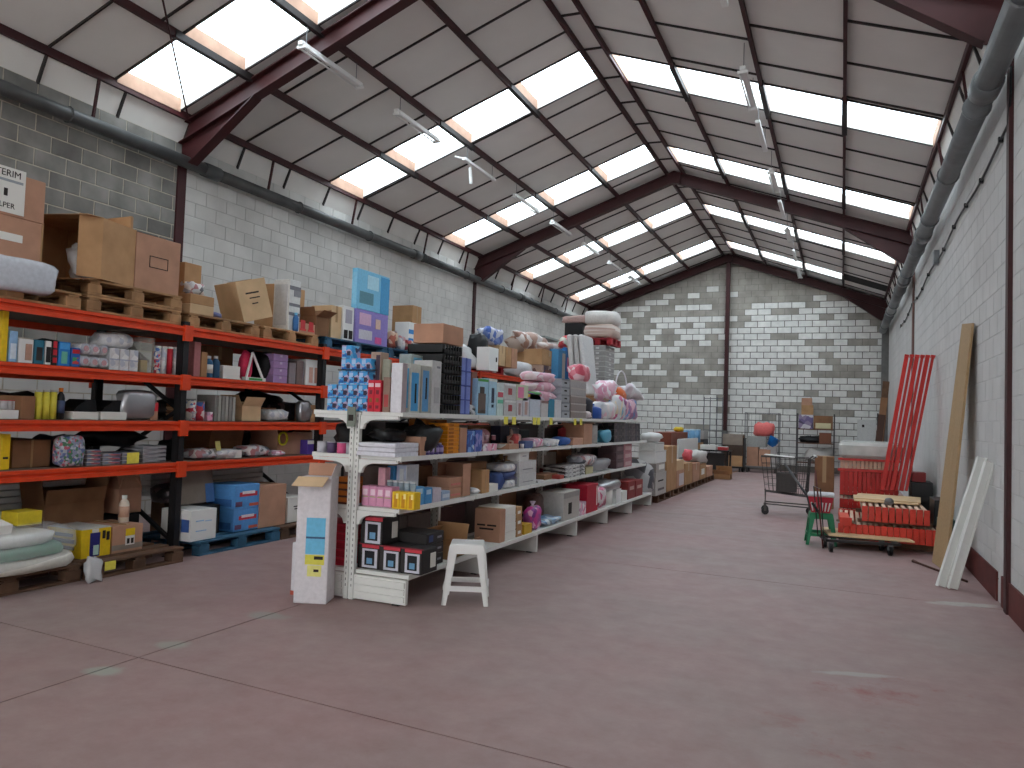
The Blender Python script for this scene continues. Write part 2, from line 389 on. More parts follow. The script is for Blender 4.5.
for i, (x, z) in enumerate(wbr):
    if i < 298: put('block', bme, wb, (x, YB, z))
    else: whites.box(x-.207, x+.207, YB-.012, YB+.02, z-HP/2+.011, z+HP/2-.011)
tag(whites.build('white_blocks', BLK_BW, wb), kind='stuff'); tag(grey.build('bare_blocks', BLK_BG, wb), kind='stuff')

# baseboards: painted dark red band at the foot of the right wall
bb = MB().box(XR-.02, XR, 8.06, 13.5, 0, .26).box(XR-.02, XR, 5.2, 7.84, 0, .26).build('baseboard_right', mat('dark_red_skirting', '5d2a26', .7, noise=.15, scale=5)); tag(bb, kind='structure')

# ---- roof: panels between purlins, joints, ridge strip
PANEL = mat('roof_panel', 'dedcd8', .9, noise=.03, scale=1.5, rand=.05)
PANEL_K = mat('eave_panel', 'dcd9d4', .9, noise=.05, scale=1.5)
JOINT = mat('panel_joint_strip', '2f2a29', .6)
ceil = MB()
for sg, w_ in ((-1, XL), (1, XR)):
    pass
ceil = MB()
y0c, y1c = YN-.25, 2.6
for xa, xb in ((XL, RX), (RX, XR)):
    za, zb = P(xa)+.1, P(xb)+.1
    ceil.quadbox([(xa, y0c, za), (xb, y0c, zb), (xb, y1c, zb), (xa, y1c, za), (xa, y0c, za+.08), (xb, y0c, zb+.08), (xb, y1c, zb+.08), (xa, y1c, za+.08)])
ceil = ceil.build('ceiling', PANEL); tag(ceil, kind='structure')
def slope_panel(xa, xb, ya, yb, m, name='panel', dz=.1, th=.05, bow=0):
    za, zb = P(xa)+dz, P(xb)+dz
    return MB().quadbox([(xa, ya, za), (xb, ya, zb), (xb, yb, zb), (xa, yb, za), (xa, ya, za+th), (xb, ya, zb+th), (xb, yb, zb+th), (xa, yb, za+th)]).build(name, m, ceil)
PITCH = 1.0636
WFRAME = mat('skylight_white_reveal', 'dcdcd6', .7); PINKR = mat('raw_fibreboard_reveal', 'b4927e', .85, noise=.1, scale=6)
def pane_mat():
    m = bpy.data.materials.new('clear_roof_sheet'); m.use_nodes = True; nt = m.node_tree; nt.nodes.clear()
    o = nt.nodes.new('ShaderNodeOutputMaterial'); t = nt.nodes.new('ShaderNodeBsdfTransparent'); d = nt.nodes.new('ShaderNodeBsdfTranslucent'); mx = nt.nodes.new('ShaderNodeMixShader')
    t.inputs[0].default_value = (.92, .97, 1, 1); d.inputs[0].default_value = (.85, .88, .9, 1); mx.inputs[0].default_value = .25
    nt.links.new(t.outputs[0], mx.inputs[1]); nt.links.new(d.outputs[0], mx.inputs[2]); nt.links.new(mx.outputs[0], o.inputs[0]); return m
PANE = pane_mat()
nwin = 0
for side, offs in ((-1, LO), (1, RO)):
    SK = SKY if side < 0 else SKYR
    for j in range(4):
        xa, xb = RX+side*offs[j], RX+side*offs[j+1]
        ph = 8.95 if j % 2 == (1 if side < 0 else 0) else 8.42
        if j % 2 == 1: ph = 8.42
        else: ph = 8.95
        if side < 0 and j == 3: ph = 8.97
        if side < 0 and j == 2: ph = 8.47
        if side < 0 and j == 1: ph = 8.95
        if side < 0 and j == 0: ph = 9.35
        if side > 0: ph = (9.36, 8.88, 9.54, 9.04)[j]
        cuts = sorted([ph+PITCH*k for k in range(-8, 20)])
        cuts = [c for c in cuts if 2.7 < c < YB-.1 and not any(s-.02 < c < s+SKW+.02 for s in SK)]
        marks = sorted([2.6, YB]+cuts+[s for s in SK]+[s+SKW for s in SK])
        x0, x1 = min(xa, xb), max(xa, xb)
        jm = MB().bar((x0, 0, P(x0)+.09), (x1, 0, P(x1)+.09), .024, .03).mesh('panel_joint'); jm.materials.append(JOINT)
        for a, b_ in zip(marks[:-1], marks[1:]):
            if b_-a < .03: continue
            if side > 0 and j == 3 and abs(a-SK[4]) < .01:      # dark sheet painted in for the dark gap where a panel is missing
                slope_panel(x0, x1, a, b_, mat('dark_gap_paint', '1e1c1c', .8), 'dark_gap_panel')
                continue
            if any(abs(a-s) < .01 for s in SK):
                nwin += 1
                h = .15
                def zt(x): return P(x)+.1+h
                w = MB()
                for ya in (a, b_-.02):
                    w.quadbox([(x0, ya, P(x0)+.09), (x1, ya, P(x1)+.09), (x1, ya+.02, P(x1)+.09), (x0, ya+.02, P(x0)+.09), (x0, ya, zt(x0)), (x1, ya, zt(x1)), (x1, ya+.02, zt(x1)), (x0, ya+.02, zt(x0))])
                w = tag(w.build('window_%d' % nwin, WFRAME), kind='structure')
                for xe, s_ in ((x0, 1), (x1, -1)):
                    xi = xe+s_*.03
                    MB().quadbox([(min(xe, xi), a+.02, P(xe)+.06), (max(xe, xi), a+.02, P(xe)+.06), (max(xe, xi), b_-.02, P(xe)+.06), (min(xe, xi), b_-.02, P(xe)+.06), (min(xe, xi), a+.02, zt(xe)), (max(xe, xi), a+.02, zt(xe)), (max(xe, xi), b_-.02, zt(xe)), (min(xe, xi), b_-.02, zt(xe))]).build('reveal_board', PINKR, w)
                MB().quadbox([(x0, a-.05, zt(x0)), (x1, a-.05, zt(x1)), (x1, b_+.05, zt(x1)), (x0, b_+.05, zt(x0)), (x0, a-.05, zt(x0)+.006), (x1, a-.05, zt(x1)+.006), (x1, b_+.05, zt(x1)+.006), (x0, b_+.05, zt(x0)+.006)]).build('pane', PANE, w)
                MB().bar(((x0+x1)/2-.0, a, zt((x0+x1)/2)-.03), ((x0+x1)/2, b_, zt((x0+x1)/2)-.03), .03, .04).build('glazing_bar', WFRAME, w) if False else None
                # portal that tells the renderer where sky light enters
                al = bpy.data.lights.new('sky_portal', 'AREA'); al.shape = 'RECTANGLE'; al.cycles.is_portal = True
                al.size = math.hypot(x1-x0, P(x1)-P(x0)); al.size_y = SKW
                ao = bpy.data.objects.new('sky_portal', al); COL.objects.link(ao); xm = (x0+x1)/2; ao.location = (xm, (a+b_)/2, zt(xm)-.02)
                ao.rotation_euler = (0, -math.atan2(P(x1)-P(x0), x1-x0), 0)
                put('panel_joint', jm, ceil, (0, a, 0)); put('panel_joint', jm, ceil, (0, b_, 0))
            else:
                slope_panel(x0, x1, a, b_, PANEL)
        for c in cuts: put('panel_joint', jm, ceil, (0, c, 0))
# ridge strip
rc = [8.95+PITCH*k for k in range(-5, 18)]; rc = [2.6]+[c for c in rc if 2.7 < c < YB-.1]+[YB]
for a, b_ in zip(rc[:-1], rc[1:]):
    x0, x1 = RX-LO[0], RX+RO[0]
    MB().quadbox([(x0, a, P(x0)+.1), (x1, a, P(x1)+.1), (x1, b_, P(x1)+.1), (x0, b_, P(x0)+.1), (x0, a, P(x0)+.2), (x1, a, P(x1)+.2), (x1, b_, P(x1)+.2), (x0, b_, P(x0)+.2)]).build('ridge_panel', PANEL, ceil)
    MB().bar((x0, a, P(x0)+.09), (x1, a, P(x1)+.09), .03, .03).build('panel_joint', JOINT, ceil)
# eave panels, steep between the last purlin and the wall head
for x1_, w_ in ((RX-LO[4], XL), (RX+RO[4], XR)):
    s = 1 if w_ > x1_ else -1
    a = 2.6; k = 0
    while a < YB:
        b_ = min(a+PITCH, YB)
        MB().quadbox([(x1_, a, P(x1_)+.10), (w_+s*.02, a, WT-.01), (w_+s*.02, b_, WT-.01), (x1_, b_, P(x1_)+.10), (x1_, a, P(x1_)+.16), (w_+s*.08, a, WT+.06), (w_+s*.08, b_, WT+.06), (x1_, b_, P(x1_)+.16)]).build('eave_panel', PANEL_K, ceil)
        MB().bar((x1_, a, P(x1_)+.085), (w_, a, WT-.02), .03, .03, (0, 1, 0)).build('panel_joint', JOINT, ceil)
        a = b_
# purlins
for side, offs in ((-1, LO), (1, RO)):
    for of in offs:
        x = RX+side*of
        MB().box(x-.022, x+.022, 2.6, YB, P(x), P(x)+.10).build('purlin', MAROON, ceil)
# black sleeves where skylights cross the purlins
for side, offs in ((-1, LO), (1, RO)):
    for of in offs[1:4]:
        x = RX+side*of
        for s in (SKY if side < 0 else SKYR): MB().box(x-.036, x+.036, s-.12, s+SKW+.12, P(x)-.006, P(x)+.08).build('purlin_sleeve', mat('black_sleeve', '231d1d', .6), ceil)
# hangers between eave purlin and wall head, and a diagonal wind brace
for x1_, w_ in ((RX-LO[4], XL), (RX+RO[4], XR)):
    s = 1 if w_ < x1_ else -1
    for y in (6.45, 9.6, 11.9, 14.6, 16.6, 19.5, 21.8, 24.0):
        MB().bar((x1_, y, P(x1_)), (w_+s*.06, y+.02, 4.99), .03, .03, (0, 1, 0)).build('hanger', MAROON, ceil)
MB().tube([(RX-LO[2], 5.05, P(RX-LO[2])+.02), (RX-LO[4]+.1, 7.75, P(RX-LO[4]))], .012, 6).build('brace_rod', MAROON, ceil)

# ---- portal frames
def portal(y, label, deep, back=False):
    t = thing('portal_frame', label, 'steel frame', (0, y, 0))
    hw = .08
    for s, w_ in ((-1, XL), (1, XR)):
        xe = w_-s*.18
        def ibeam(pts_top, pts_bot, name):
            b = MB()
            for (ta, tb), (ba, bb_) in zip(zip(pts_top[:-1], pts_top[1:]), zip(pts_bot[:-1], pts_bot[1:])):
                b.quadbox([(ba[0], -.006, ba[1]), (bb_[0], -.006, bb_[1]), (bb_[0], .006, bb_[1]), (ba[0], .006, ba[1]), (ta[0], -.006, ta[1]), (tb[0], -.006, tb[1]), (tb[0], .006, tb[1]), (ta[0], .006, ta[1])])
                b.quadbox([(ba[0], -hw, ba[1]), (bb_[0], -hw, bb_[1]), (bb_[0], hw, bb_[1]), (ba[0], hw, ba[1]), (ba[0], -hw, ba[1]+.014), (bb_[0], -hw, bb_[1]+.014), (bb_[0], hw, bb_[1]+.014), (ba[0], hw, ba[1]+.014)])
                b.quadbox([(ta[0], -hw, ta[1]-.014), (tb[0], -hw, tb[1]-.014), (tb[0], hw, tb[1]-.014), (ta[0], hw, ta[1]-.014), (ta[0], -hw, ta[1]), (tb[0], -hw, tb[1]), (tb[0], hw, tb[1]), (ta[0], hw, ta[1])])
            return b.build(name, MAROON, t)
        ibeam([(RX, P(RX)+.02), (w_, P(w_)+.02)], [(RX, P(RX)-.24), (w_, P(w_)-.24)], 'rafter')
        hx = w_-s*1.35
        MB().prism([(hx, P(hx)-.24), (w_, P(w_)-.24), (w_, 4.80), (w_-s*.22, 4.86)], -.006, .006).build('haunch_web', MAROON, t)
        MB().bar((hx, 0, P(hx)-.245), (w_-s*.22, 0, 4.86), .16, .014, (0, 0, 1)).build('haunch_flange', MAROON, t)
        cw = mat('grey_steel_column', '6b6a68', .6, noise=.1) if (back and s > 0) else MAROON
        if back and s > 0: MB().box(w_-.2, w_, -.12, .1, 0, 4.86).build('column', cw, t)
        else: MB().box(w_-s*.035, w_, -.07, .07, 0, 4.84).build('column', cw, t) if s < 0 else MB().box(w_-.035, w_, -.07, .07, 0, 4.84).build('column', cw, t)
    MB().box(RX-.14, RX+.14, -.085, .085, ZR-.26, ZR-.02).build('ridge_plate', MAROON, t)
    if back:
        MB().box(RX-.06, RX+.06, -.02, .17, 1.25, ZR-.2).build('gable_post', MAROON, t)
        MB().box(RX-.08, RX+.08, -.05, .17, 0, 1.25).build('gable_post_base', mat('grey_steel_column', '6b6a68', .6, noise=.1), t)
    return t
f1 = portal(7.62, 'nearest dark red steel portal frame crossing the roof close overhead', .3); f1.rotation_euler = (0, 0, -.034)
portal(FRAMES[1], 'middle dark red steel portal frame halfway down the hall', .3)
portal(FRAMES[2], 'farthest dark red steel portal frame standing against the block gable wall', .3, True)

# ---- gutter pipes
def pipe(x, z, r, m, label, joints, wallx):
    t = thing('drain_pipe', label, 'pipe', (x, 0, z))
    ys = [2.7]+joints+[YB-.25]
    for a, b_ in zip(ys[:-1], ys[1:]): MB().tube([(0, a, 0), (0, b_, 0)], r, 20).build('pipe_length', m, t, True)
    for y in joints: MB().tube([(0, y-.14, 0), (0, y-.13, 0), (0, y+.13, 0), (0, y+.14, 0)], [r, r+.018, r+.018, r], 20).build('coupling', m, t, True)
    y = 4.0
    while y < YB-1:
        MB().tube([((r+.006)*math.cos(a), y, (r+.006)*math.sin(a)) for a in [k*2*PI/16 for k in range(17)]], .012, 6, False).build('pipe_strap', m, t)
        y += 2.1
    return t
pipe(XL+.13, 4.89, .085, DARKPVC, 'long dark plastic drain pipe along the grey block wall', [8.35, 14.2, 20.1], XL)
pipe(XR-.18, 4.54, .108, GREYPVC, 'long grey plastic drain pipe along the white painted wall', [7.7, 13.4, 17.5, 22.0], XR)

# ---- cable on the right wall
t = thing('wall_cable', 'sagging black electric cable clipped along the white painted wall', 'cable', (XR-.028, 0, 0))
pts = []
y = 6.2
while y < 21.0:
    pts.append((0, y, 4.12-.00*y+.03*math.sin(y*1.9)-.012*(y-7))); y += .35
MB().tube([(0, 7.5, 4.6), (-.01, 7.45, 4.35)]+pts[4:], .012, 6).build('cable', BPLASTIC, t)
for i, p in enumerate(pts[5::3]): MB().box(-.02, .02, p[1]-.02, p[1]+.02, p[2]-.025, p[2]+.025).build('clip', BPLASTIC, t)
MB().cbox(-.05, .02, 12.85, 13.05, 3.98, 4.18).build('junction_box', GREYPVC, t)

# ---- fluorescent battens
def batten(x, y, z, label, L=1.3, tubes=True, broken=False):
    t = thing('fluorescent_batten', label, 'light', (x, y, z), group='hanging fluorescent battens')
    MB().cbox(-.035, .035, 0, L, 0, .05).build('housing', WPLASTIC, t)
    if tubes:
        for s in (-1, 1): MB().tube([(s*.045, .06, -.02), (s*.045, L-.06, -.02)], .013, 8).build('lamp_tube', mat('unlit_tube', 'd8d8d6', .3), t, True)
        for yy in (.02, L-.06): MB().box(-.065, .065, yy, yy+.04, -.035, .0).build('lamp_holder', WPLASTIC, t)
    for yy in (.12, L-.12):
        MB().tube([(0, yy, .05), (0, yy, P(x)-z)], .005, 5).build('chain', GALV, t)
    if broken:
        MB().tube([(-.05, .35, -.02), (-.03, .37, -.32)], .03, 8).build('hanging_tube', WPLASTIC, t)
        MB().tube([(.03, .05, .02), (-.16, -.04, .06)], .02, 6).build('loose_end', WPLASTIC, t)
nearfar = ['nearest', 'second', 'third', 'fourth', 'fifth', 'sixth', 'seventh', 'eighth']
for i, y in enumerate((7.4, 9.6, 11.85, 14.1, 16.3, 18.6, 21.0, 23.3)):
    batten(RX-LO[2], y, 5.97, ('broken white fluorescent batten with a dangling tube on the grey-wall side' if i == 2 else '%s white fluorescent batten hanging on the grey-wall side of the roof' % nearfar[i]), tubes=(i != 2), broken=(i == 2))
for i, y in enumerate((6.9, 9.75, 11.6, 13.9, 15.95, 18.2, 20.6, 23.0)):
    batten(RX+RO[2]-.08, y, 5.93, '%s white fluorescent batten hanging on the pipe side of the roof' % nearfar[i], tubes=(i % 2 == 1))

# ================================================================== BUILDERS FOR GOODS
def face_panel(w, d, h, face, u0, u1, v0, v1, t=.0025):
    if face == '-y': return MB().box(-w/2+u0*w, -w/2+u1*w, -d/2-t, -d/2+.001, v0*h, v1*h)
    if face == '+y': return MB().box(-w/2+u0*w, -w/2+u1*w, d/2-.001, d/2+t, v0*h, v1*h)
    if face == '+x': return MB().box(w/2-.001, w/2+t, -d/2+u0*d, -d/2+u1*d, v0*h, v1*h)
    if face == '-x': return MB().box(-w/2-t, -w/2+.001, -d/2+u0*d, -d/2+u1*d, v0*h, v1*h)
    return MB().box(-w/2+u0*w, -w/2+u1*w, -d/2+v0*d, -d/2+v1*d, h-.001, h+t)
def box(name, label, cat, x0, x1, y0, y1, z0, z1, m, parts=(), rot=(0, 0, 0), group=None, ch=.004):
    w, d, h = abs(x1-x0), abs(y1-y0), z1-z0
    if isinstance(rot, (int, float)): rot = (0, 0, rot)
    o = MB().cbox(-w/2, w/2, -d/2, d/2, 0, h, ch).build(name, m, None, False, ((x0+x1)/2, (y0+y1)/2, z0), rot)
    tag(o, label, cat, group)
    for i_, p in enumerate(parts):
        q = face_panel(w, d, h, *p[1:6], t=.0018+.0012*i_).build(p[0], p[6], o)
        if len(p) > 7: q['label'] = p[7]
    return o
TP = ('tape', 'top', 0, 1, .44, .56, TAPE)
TPF = ('tape', '+x', .44, .56, .62, 1, TAPE)
INK = mat('black_ink', '2a2320', .8)
LBL = ('paper_label', '+x', .3, .7, .3, .75, PAPER)
PRT = [('printed_line', '+x', .25, .75, .55, .60, INK), ('printed_line', '+x', .3, .7, .40, .45, INK)]
def open_carton(name, label, x, y, z, w, d, h, m, flaps=(60, 60, 110, 110), rot=(0, 0, 0), inner=None, group=None, fl=None):
    """w along X, d along Y; flaps = opening angles from closed of (-x, +x, -y, +y)."""
    o = MB(); t = .006
    o.box(-w/2, w/2, -d/2, d/2, 0, t).box(-w/2, -w/2+t, -d/2, d/2, 0, h).box(w/2-t, w/2, -d/2, d/2, 0, h).box(-w/2+t, w/2-t, -d/2, -d/2+t, 0, h).box(-w/2+t, w/2-t, d/2-t, d/2, 0, h)
    if isinstance(rot, (int, float)): rot = (0, 0, rot)
    o = tag(o.build(name, m, None, False, (x, y, z), rot), label, 'carton', group)
    for i, a in enumerate(flaps):
        if a is None: continue
        L = fl or (w if i < 2 else d)*.45; a = math.radians(a)
        if i == 0: f = MB().box(0, L, -d/2, d/2, -.002, .003); q = f.build('flap', m, o, False, (-w/2, 0, h), (0, -a, 0))
        elif i == 1: f = MB().box(-L, 0, -d/2, d/2, -.002, .003); q = f.build('flap', m, o, False, (w/2, 0, h), (0, a, 0))
        elif i == 2: f = MB().box(-w/2, w/2, 0, L, -.002, .003); q = f.build('flap', m, o, False, (0, -d/2, h), (a, 0, 0))
        else: f = MB().box(-w/2, w/2, -L, 0, -.002, .003); q = f.build('flap', m, o, False, (0, d/2, h), (-a, 0, 0))
    if inner: MB().blob(w*.9, d*.9, h*.75, int(x*97+y*31), .2, .5).build('contents', inner, o, True, (0, 0, t+.02))
    return o
def bag(name, label, cat, x, y, z, w, d, h, m, seed=1, group=None, e=.6, lump=.14, knot=None, rz=0):
    o = MB().blob(w, d, h, seed, lump, e).build(name, m, None, True, (x, y, z), (0, 0, rz)); tag(o, label, cat, group)
    if knot: MB().lathe([(.004, 0), (h*.10, .02), (h*.05, h*.14), (h*.14, h*.30)], 8).build('knot', knot, o, True, (0, 0, h*.93))
    return o
def bottle(name, label, cat, x, y, z, r, h, m, cap, group=None, wrap=None, neck=.4):
    o = MB().lathe([(r*.9, 0), (r, h*.03), (r, h*.68), (r*.8, h*.78), (r*neck, h*.86), (r*neck, h*.9)], 14).build(name, m, None, True, (x, y, z)); tag(o, label, cat, group)
    MB().lathe([(r*(neck+.12), 0), (r*(neck+.12), h*.12)], 12).build('cap', cap, o, False, (0, 0, h*.88))
    if wrap: MB().lathe([(r+.0015, h*.2), (r+.0015, h*.6)], 14).build('label_wrap', wrap, o, True)
    return o
def can(name, label, cat, x, y, z, r, h, m, lid, group=None):
    o = MB().lathe([(r, 0), (r, h*.93)], 14).build(name, m, None, True, (x, y, z)); tag(o, label, cat, group)
    MB().lathe([(r*1.02, 0), (r*1.02, h*.07), (r*.9, h*.075)], 14).build('lid', lid, o, False, (0, 0, h*.93)); return o
_pm = {}
def pallet(label, x, y, z, m, L=1.2, Wd=.8, rz=0, group=None):
    """L along Y, Wd along X, (x, y) the centre."""
    t = thing('pallet', label, 'pallet', (x, y, z), (0, 0, rz), group)
    def sh(key, *b):
        k = (key, m.name, L, Wd)
        if k not in _pm:
            me = MB().cbox(*b, .004).mesh(key); me.materials.append(m); _pm[k] = me
        return _pm[k]
    for i in range(5): put('deck_board', sh('deck_board', -.062, .062, -L/2, L/2, 0, .022), t, (-Wd/2+.062+i*(Wd-.124)/4, 0, .122))
    for j in range(3):
        yy = -L/2+.07+j*(L-.14)/2
        put('cross_board', sh('cross_board', -Wd/2, Wd/2, -.05, .05, 0, .022), t, (0, yy, .1))
        for i in range(3): put('block', sh('block', -.05, .05, -.07, .07, 0, .078), t, (-Wd/2+.05+i*(Wd-.1)/2, yy, .022))
    for i in range(3): put('bottom_board', sh('bottom_board', -.05, .05, -L/2, L/2, 0, .022), t, (-Wd/2+.05+i*(Wd-.1)/2, 0, 0))
    return t

# ================================================================== PALLET RACK ALONG THE BLOCK WALL
RXF, RXB = -6.0, -7.3
RYS = [3.49, 5.72, 7.95, 10.2, 12.45, 14.7, 16.95]
RLV = [.885, 1.29, 1.745, 2.235]          # beam centres
RT = [z+.05 for z in RLV]                  # deck tops
rack = thing('pallet_rack', 'long orange and black pallet rack beside the block wall', 'rack', (0, 0, 0))
post = MB()
post.box(-.045, .045, -.04, -.034, 0, 2.33).box(-.045, -.039, -.04, .03, 0, 2.33).box(.039, .045, -.04, .03, 0, 2.33).box(-.07, .07, -.07, .06, 0, .008)
post.box(-.028, .028, -.046, -.04, .05, 2.3)
pme = post.mesh('upright'); pme.materials.append(BLACK)
beam_poly = [(0, -.045), (0, -.012), (-.022, -.008), (-.022, .014), (0, .018), (0, .045), (-.05, .045), (-.05, -.045)]
conn = MB().box(-.02, .012, -.04, .04, -.10, .055).mesh('connector'); conn.materials.append(ORANGE)
for i, y in enumerate(RYS):
    put('upright', pme, rack, (RXF-.06, y, 0)); put('upright', pme, rack, (RXB+.06, y, 0))
    zz = [.15, .8, 1.45, 2.1]
    for a, b_ in zip(zz[:-1], zz[1:]):
        k = zz.index(a)
        p, q = ((RXF-.08, y, a), (RXB+.08, y, b_)) if k % 2 == 0 else ((RXB+.08, y, a), (RXF-.08, y, b_))
        MB().bar(p, q, .03, .04, (0, 1, 0)).build('brace', BLACK, rack)
DECKM = mat('rack_deck_board', '6a5c50', .85, noise=.15, scale=5)
for ya, yb in zip(RYS[:-1], RYS[1:]):
    for z in RLV:
        for x, s in ((RXF, 1), (RXB, -1)):
            b = MB().prism([(x+s*a, c+z) for a, c in beam_poly], ya+.045, yb-.045, 'y').build('beam', ORANGE, rack)
            for yy in (ya, yb):
                o = put('connector', conn, b, (x, yy+(.012 if yy == ya else -.012), z)); o.rotation_euler = (0, 0, 0 if s > 0 else PI)
        MB().box(RXB+.05, RXF-.05, ya+.06, yb-.06, z+.02, z+.05).build('deck', DECKM, rack)

def rz_(level): return RT[level]
def ri(px0, px1, pyt, lv, name, label, cat, m, parts=(), d=.35, X=-6.1, group=None, dz=0, shape=None, seed=1, **k):
    z = RT[lv]+dz+.001
    y0, y1 = Yof(px0, X, z), Yof(px1, X, z); h = Zof(pyt, X, (y0+y1)/2)-z
    if shape == 'bag': return bag(name, label, cat, X-d/2, (y0+y1)/2, z, d, y1-y0, h, m, seed, group, **k)
    if shape == 'can': return can(name, label, cat, X-(y1-y0)/2, (y0+y1)/2, z, (y1-y0)/2*.97, h, m, k.get('lid', WPLASTIC), group)
    if shape == 'bottle': return bottle(name, label, cat, X-(y1-y0)/2, (y0+y1)/2, z, (y1-y0)/2*.97, h, m, k.get('lid', WPLASTIC), group, k.get('wrap'))
    return box(name, label, cat, X-d, X, y0+.003, y1-.003, z, z+h, m, parts, group=group)

DK = C('2a2626'); BLU = C('2f7fc0'); TEAL = C('2b6f86'); PINK = C('e58fb0'); LBLUE = C('8fb8dc'); REDP = C('c42a38'); PURP = C('6a4fa8'); GRN = C('4f9a58'); ORG = C('e07a1e')
TOY = PAT('toy_print', ['2f86d0', '58b0e8', 'e9d9e6', '6a58b0', 'c44860', '3a2f52'], 11)
TOY2 = PAT('bright_pack_print', ['e0dcd8', 'c83848', 'd8d4d4', '4a6fa8', 'e8e2da', 'b8b4bc'], 34)
GREYP = PAT('grey_pack_print', ['c9c9cc', '9a9aa4', '5f6068', 'd8d2d0', 'b0787c'], 16)
WPACK = PAT('white_pack_print', ['d8d8da', 'e6e6e6', 'b8bcc8', 'd0cfd0'], 22)
MAGS = PAT('magazine_edges', ['8a8688', 'c8c4c0', '54505c', 'b05a60', '6a7a96'], 10, .5, (1, 1, 9))
PINKP = PAT('pink_pack_print', ['e8a8c0', 'f0dce4', 'd05888', 'e8e4e4', 'c8a0b8'], 16)
DARKP = PAT('dark_pack_print', ['2a2628', '4a4044', '1c1a1e', '6a5a5c', '383848'], 14)
SKYP = PAT('blue_cat_print', ['7cc0e4', '9fd4ee', '6ab0dc', 'b8e0f0', '5a94c4'], 9)
PURPP = PAT('purple_cat_print', ['8f7cc4', 'b0a4dc', 'e0a8cc', '7a66b4', '9a8cd0'], 9)

# ---- rack level 3 (under the top beams), first bay
G3 = 'boxed goods on the upper rack shelf'
ri(0, 7, 311, 2, 'board', 'upright yellow board at the very end of the upper rack shelf', 'board', YEL, d=.5)
ri(8, 17, 331, 2, 'product_box', 'pale blue box beside the yellow board on the upper rack shelf', 'box', LBLUE, [('picture', '+x', .15, .85, .1, .6, C('d8e4ee'))])
ri(17.5, 33, 339, 2, 'product_box', 'white product box with an oval photo panel on the upper rack shelf', 'box', WPLASTIC, [('picture', '+x', .45, .9, .12, .8, C('b08a78')), ('picture', '-y', .2, .8, .2, .8, LBLUE)])
ri(33.5, 44, 340, 2, 'product_box', 'teal box right behind the white photo box on the upper rack shelf', 'box', TEAL, [('picture', '+x', .2, .8, .15, .7, DK)])
ri(44.5, 51, 341, 2, 'product_box', 'black and white narrow box on the upper rack shelf', 'box', WPLASTIC, [('picture', '+x', .1, .9, .1, .75, DK)])
ri(51.5, 57, 340, 2, 'product_box', 'narrow black box with red squares on the upper rack shelf', 'box', DK, [('picture', '+x', .1, .9, .68, .95, REDP), ('picture', '+x', .1, .9, .40, .62, REDP), ('picture', '+x', .1, .9, .1, .3, REDP)])
ri(57.5, 70, 342, 2, 'product_box', 'bright blue toy box with a figure picture on the upper rack shelf', 'box', C('2478c8'), [('picture', '+x', .25, .75, .1, .6, C('6ab8a0')), ('picture', '+x', .1, .9, .7, .95, C('4aa0e0'))])
ri(70.5, 80, 348, 2, 'product_box', 'smaller blue printed toy box beside the paper rolls', 'box', C('2a66b4'), [('picture', '+x', .15, .85, .15, .5, PAT('toy_b', ['d04848', 'e8c848', '40a060', '2a66b4'], 20)), ('picture', '+x', .1, .9, .7, .92, REDP)])
X = -6.1; z0 = RT[2]
ys = [Yof(80.5, X, z0), Yof(108, X, z0)]; rr = (ys[1]-ys[0])/6
t = thing('paper_roll_pack', 'film wrapped pack of six printed paper rolls on the upper rack shelf', 'paper rolls', (X-.2, (ys[0]+ys[1])/2, z0))
for j in range(2):
    for i in range(3):
        yy = (i-1)*2*rr; MB().lathe([(rr*.97, 0), (rr*.97, .4)], 16).build('roll', WPACK, t, True, (-.2, yy, rr*1.25*(1+2*j)-.0), (0, PI/2, 0)); MB().lathe([(rr*.55, 0), (rr*.55, .004)], 12).build('roll_print', C('b88a90'), t, False, (.2, yy, rr*1.25*(1+2*j)), (0, PI/2, 0))
MB().cbox(-.21, .21, -3*rr, 3*rr, .0, rr*5.1, .04).build('wrapping', film('clear_film_faint', 'f4f6f8', .10), t)
ys = [Yof(109, X, z0), Yof(138, X, z0)]; wd = (ys[1]-ys[0])/3
for i in range(3):
    box('paper_pack', 'white wrapped paper bundle in the lower row, %s from the rolls' % ('first', 'second', 'third')[i], 'paper pack', X-.3, X, ys[0]+wd*i+.003, ys[0]+wd*(i+1)-.003, z0+.001, z0+.20, WPACK, [('paper_band', '+x', 0, 1, .46, .52, C('a8b0c4'))], group='wrapped paper bundles')
bag('paper_pack', 'crumpled film pack of white tissue lying on the wrapped bundles', 'paper pack', X-.15, (ys[0]+ys[1])/2-.02, z0+.203, .28, .34, .15, WPACK, 5)
ri(140, 154, 338, 2, 'blister_pack', 'clear hanging bag with a golden object on the upper rack shelf', 'bag', film('clear_bag', 'c8c4b8', .28), d=.15)
box('ornament', 'golden ornament standing inside the clear bag on the upper rack shelf', 'ornament', X-.11, X-.05, Yof(144, X, z0), Yof(151, X, z0), z0+.001, z0+.12, C('b89a5a'))
for i in range(4): ri(156+i*6, 161.7+i*6, 346+i*.5, 2, 'spray_can', 'white and red printed can, %s of the four beside the black upright' % ('first', 'second', 'third', 'fourth')[i], 'can', (TOY2, WPACK, REDP, WPACK)[i], shape='can', lid=WPLASTIC, group='cans by the upright')
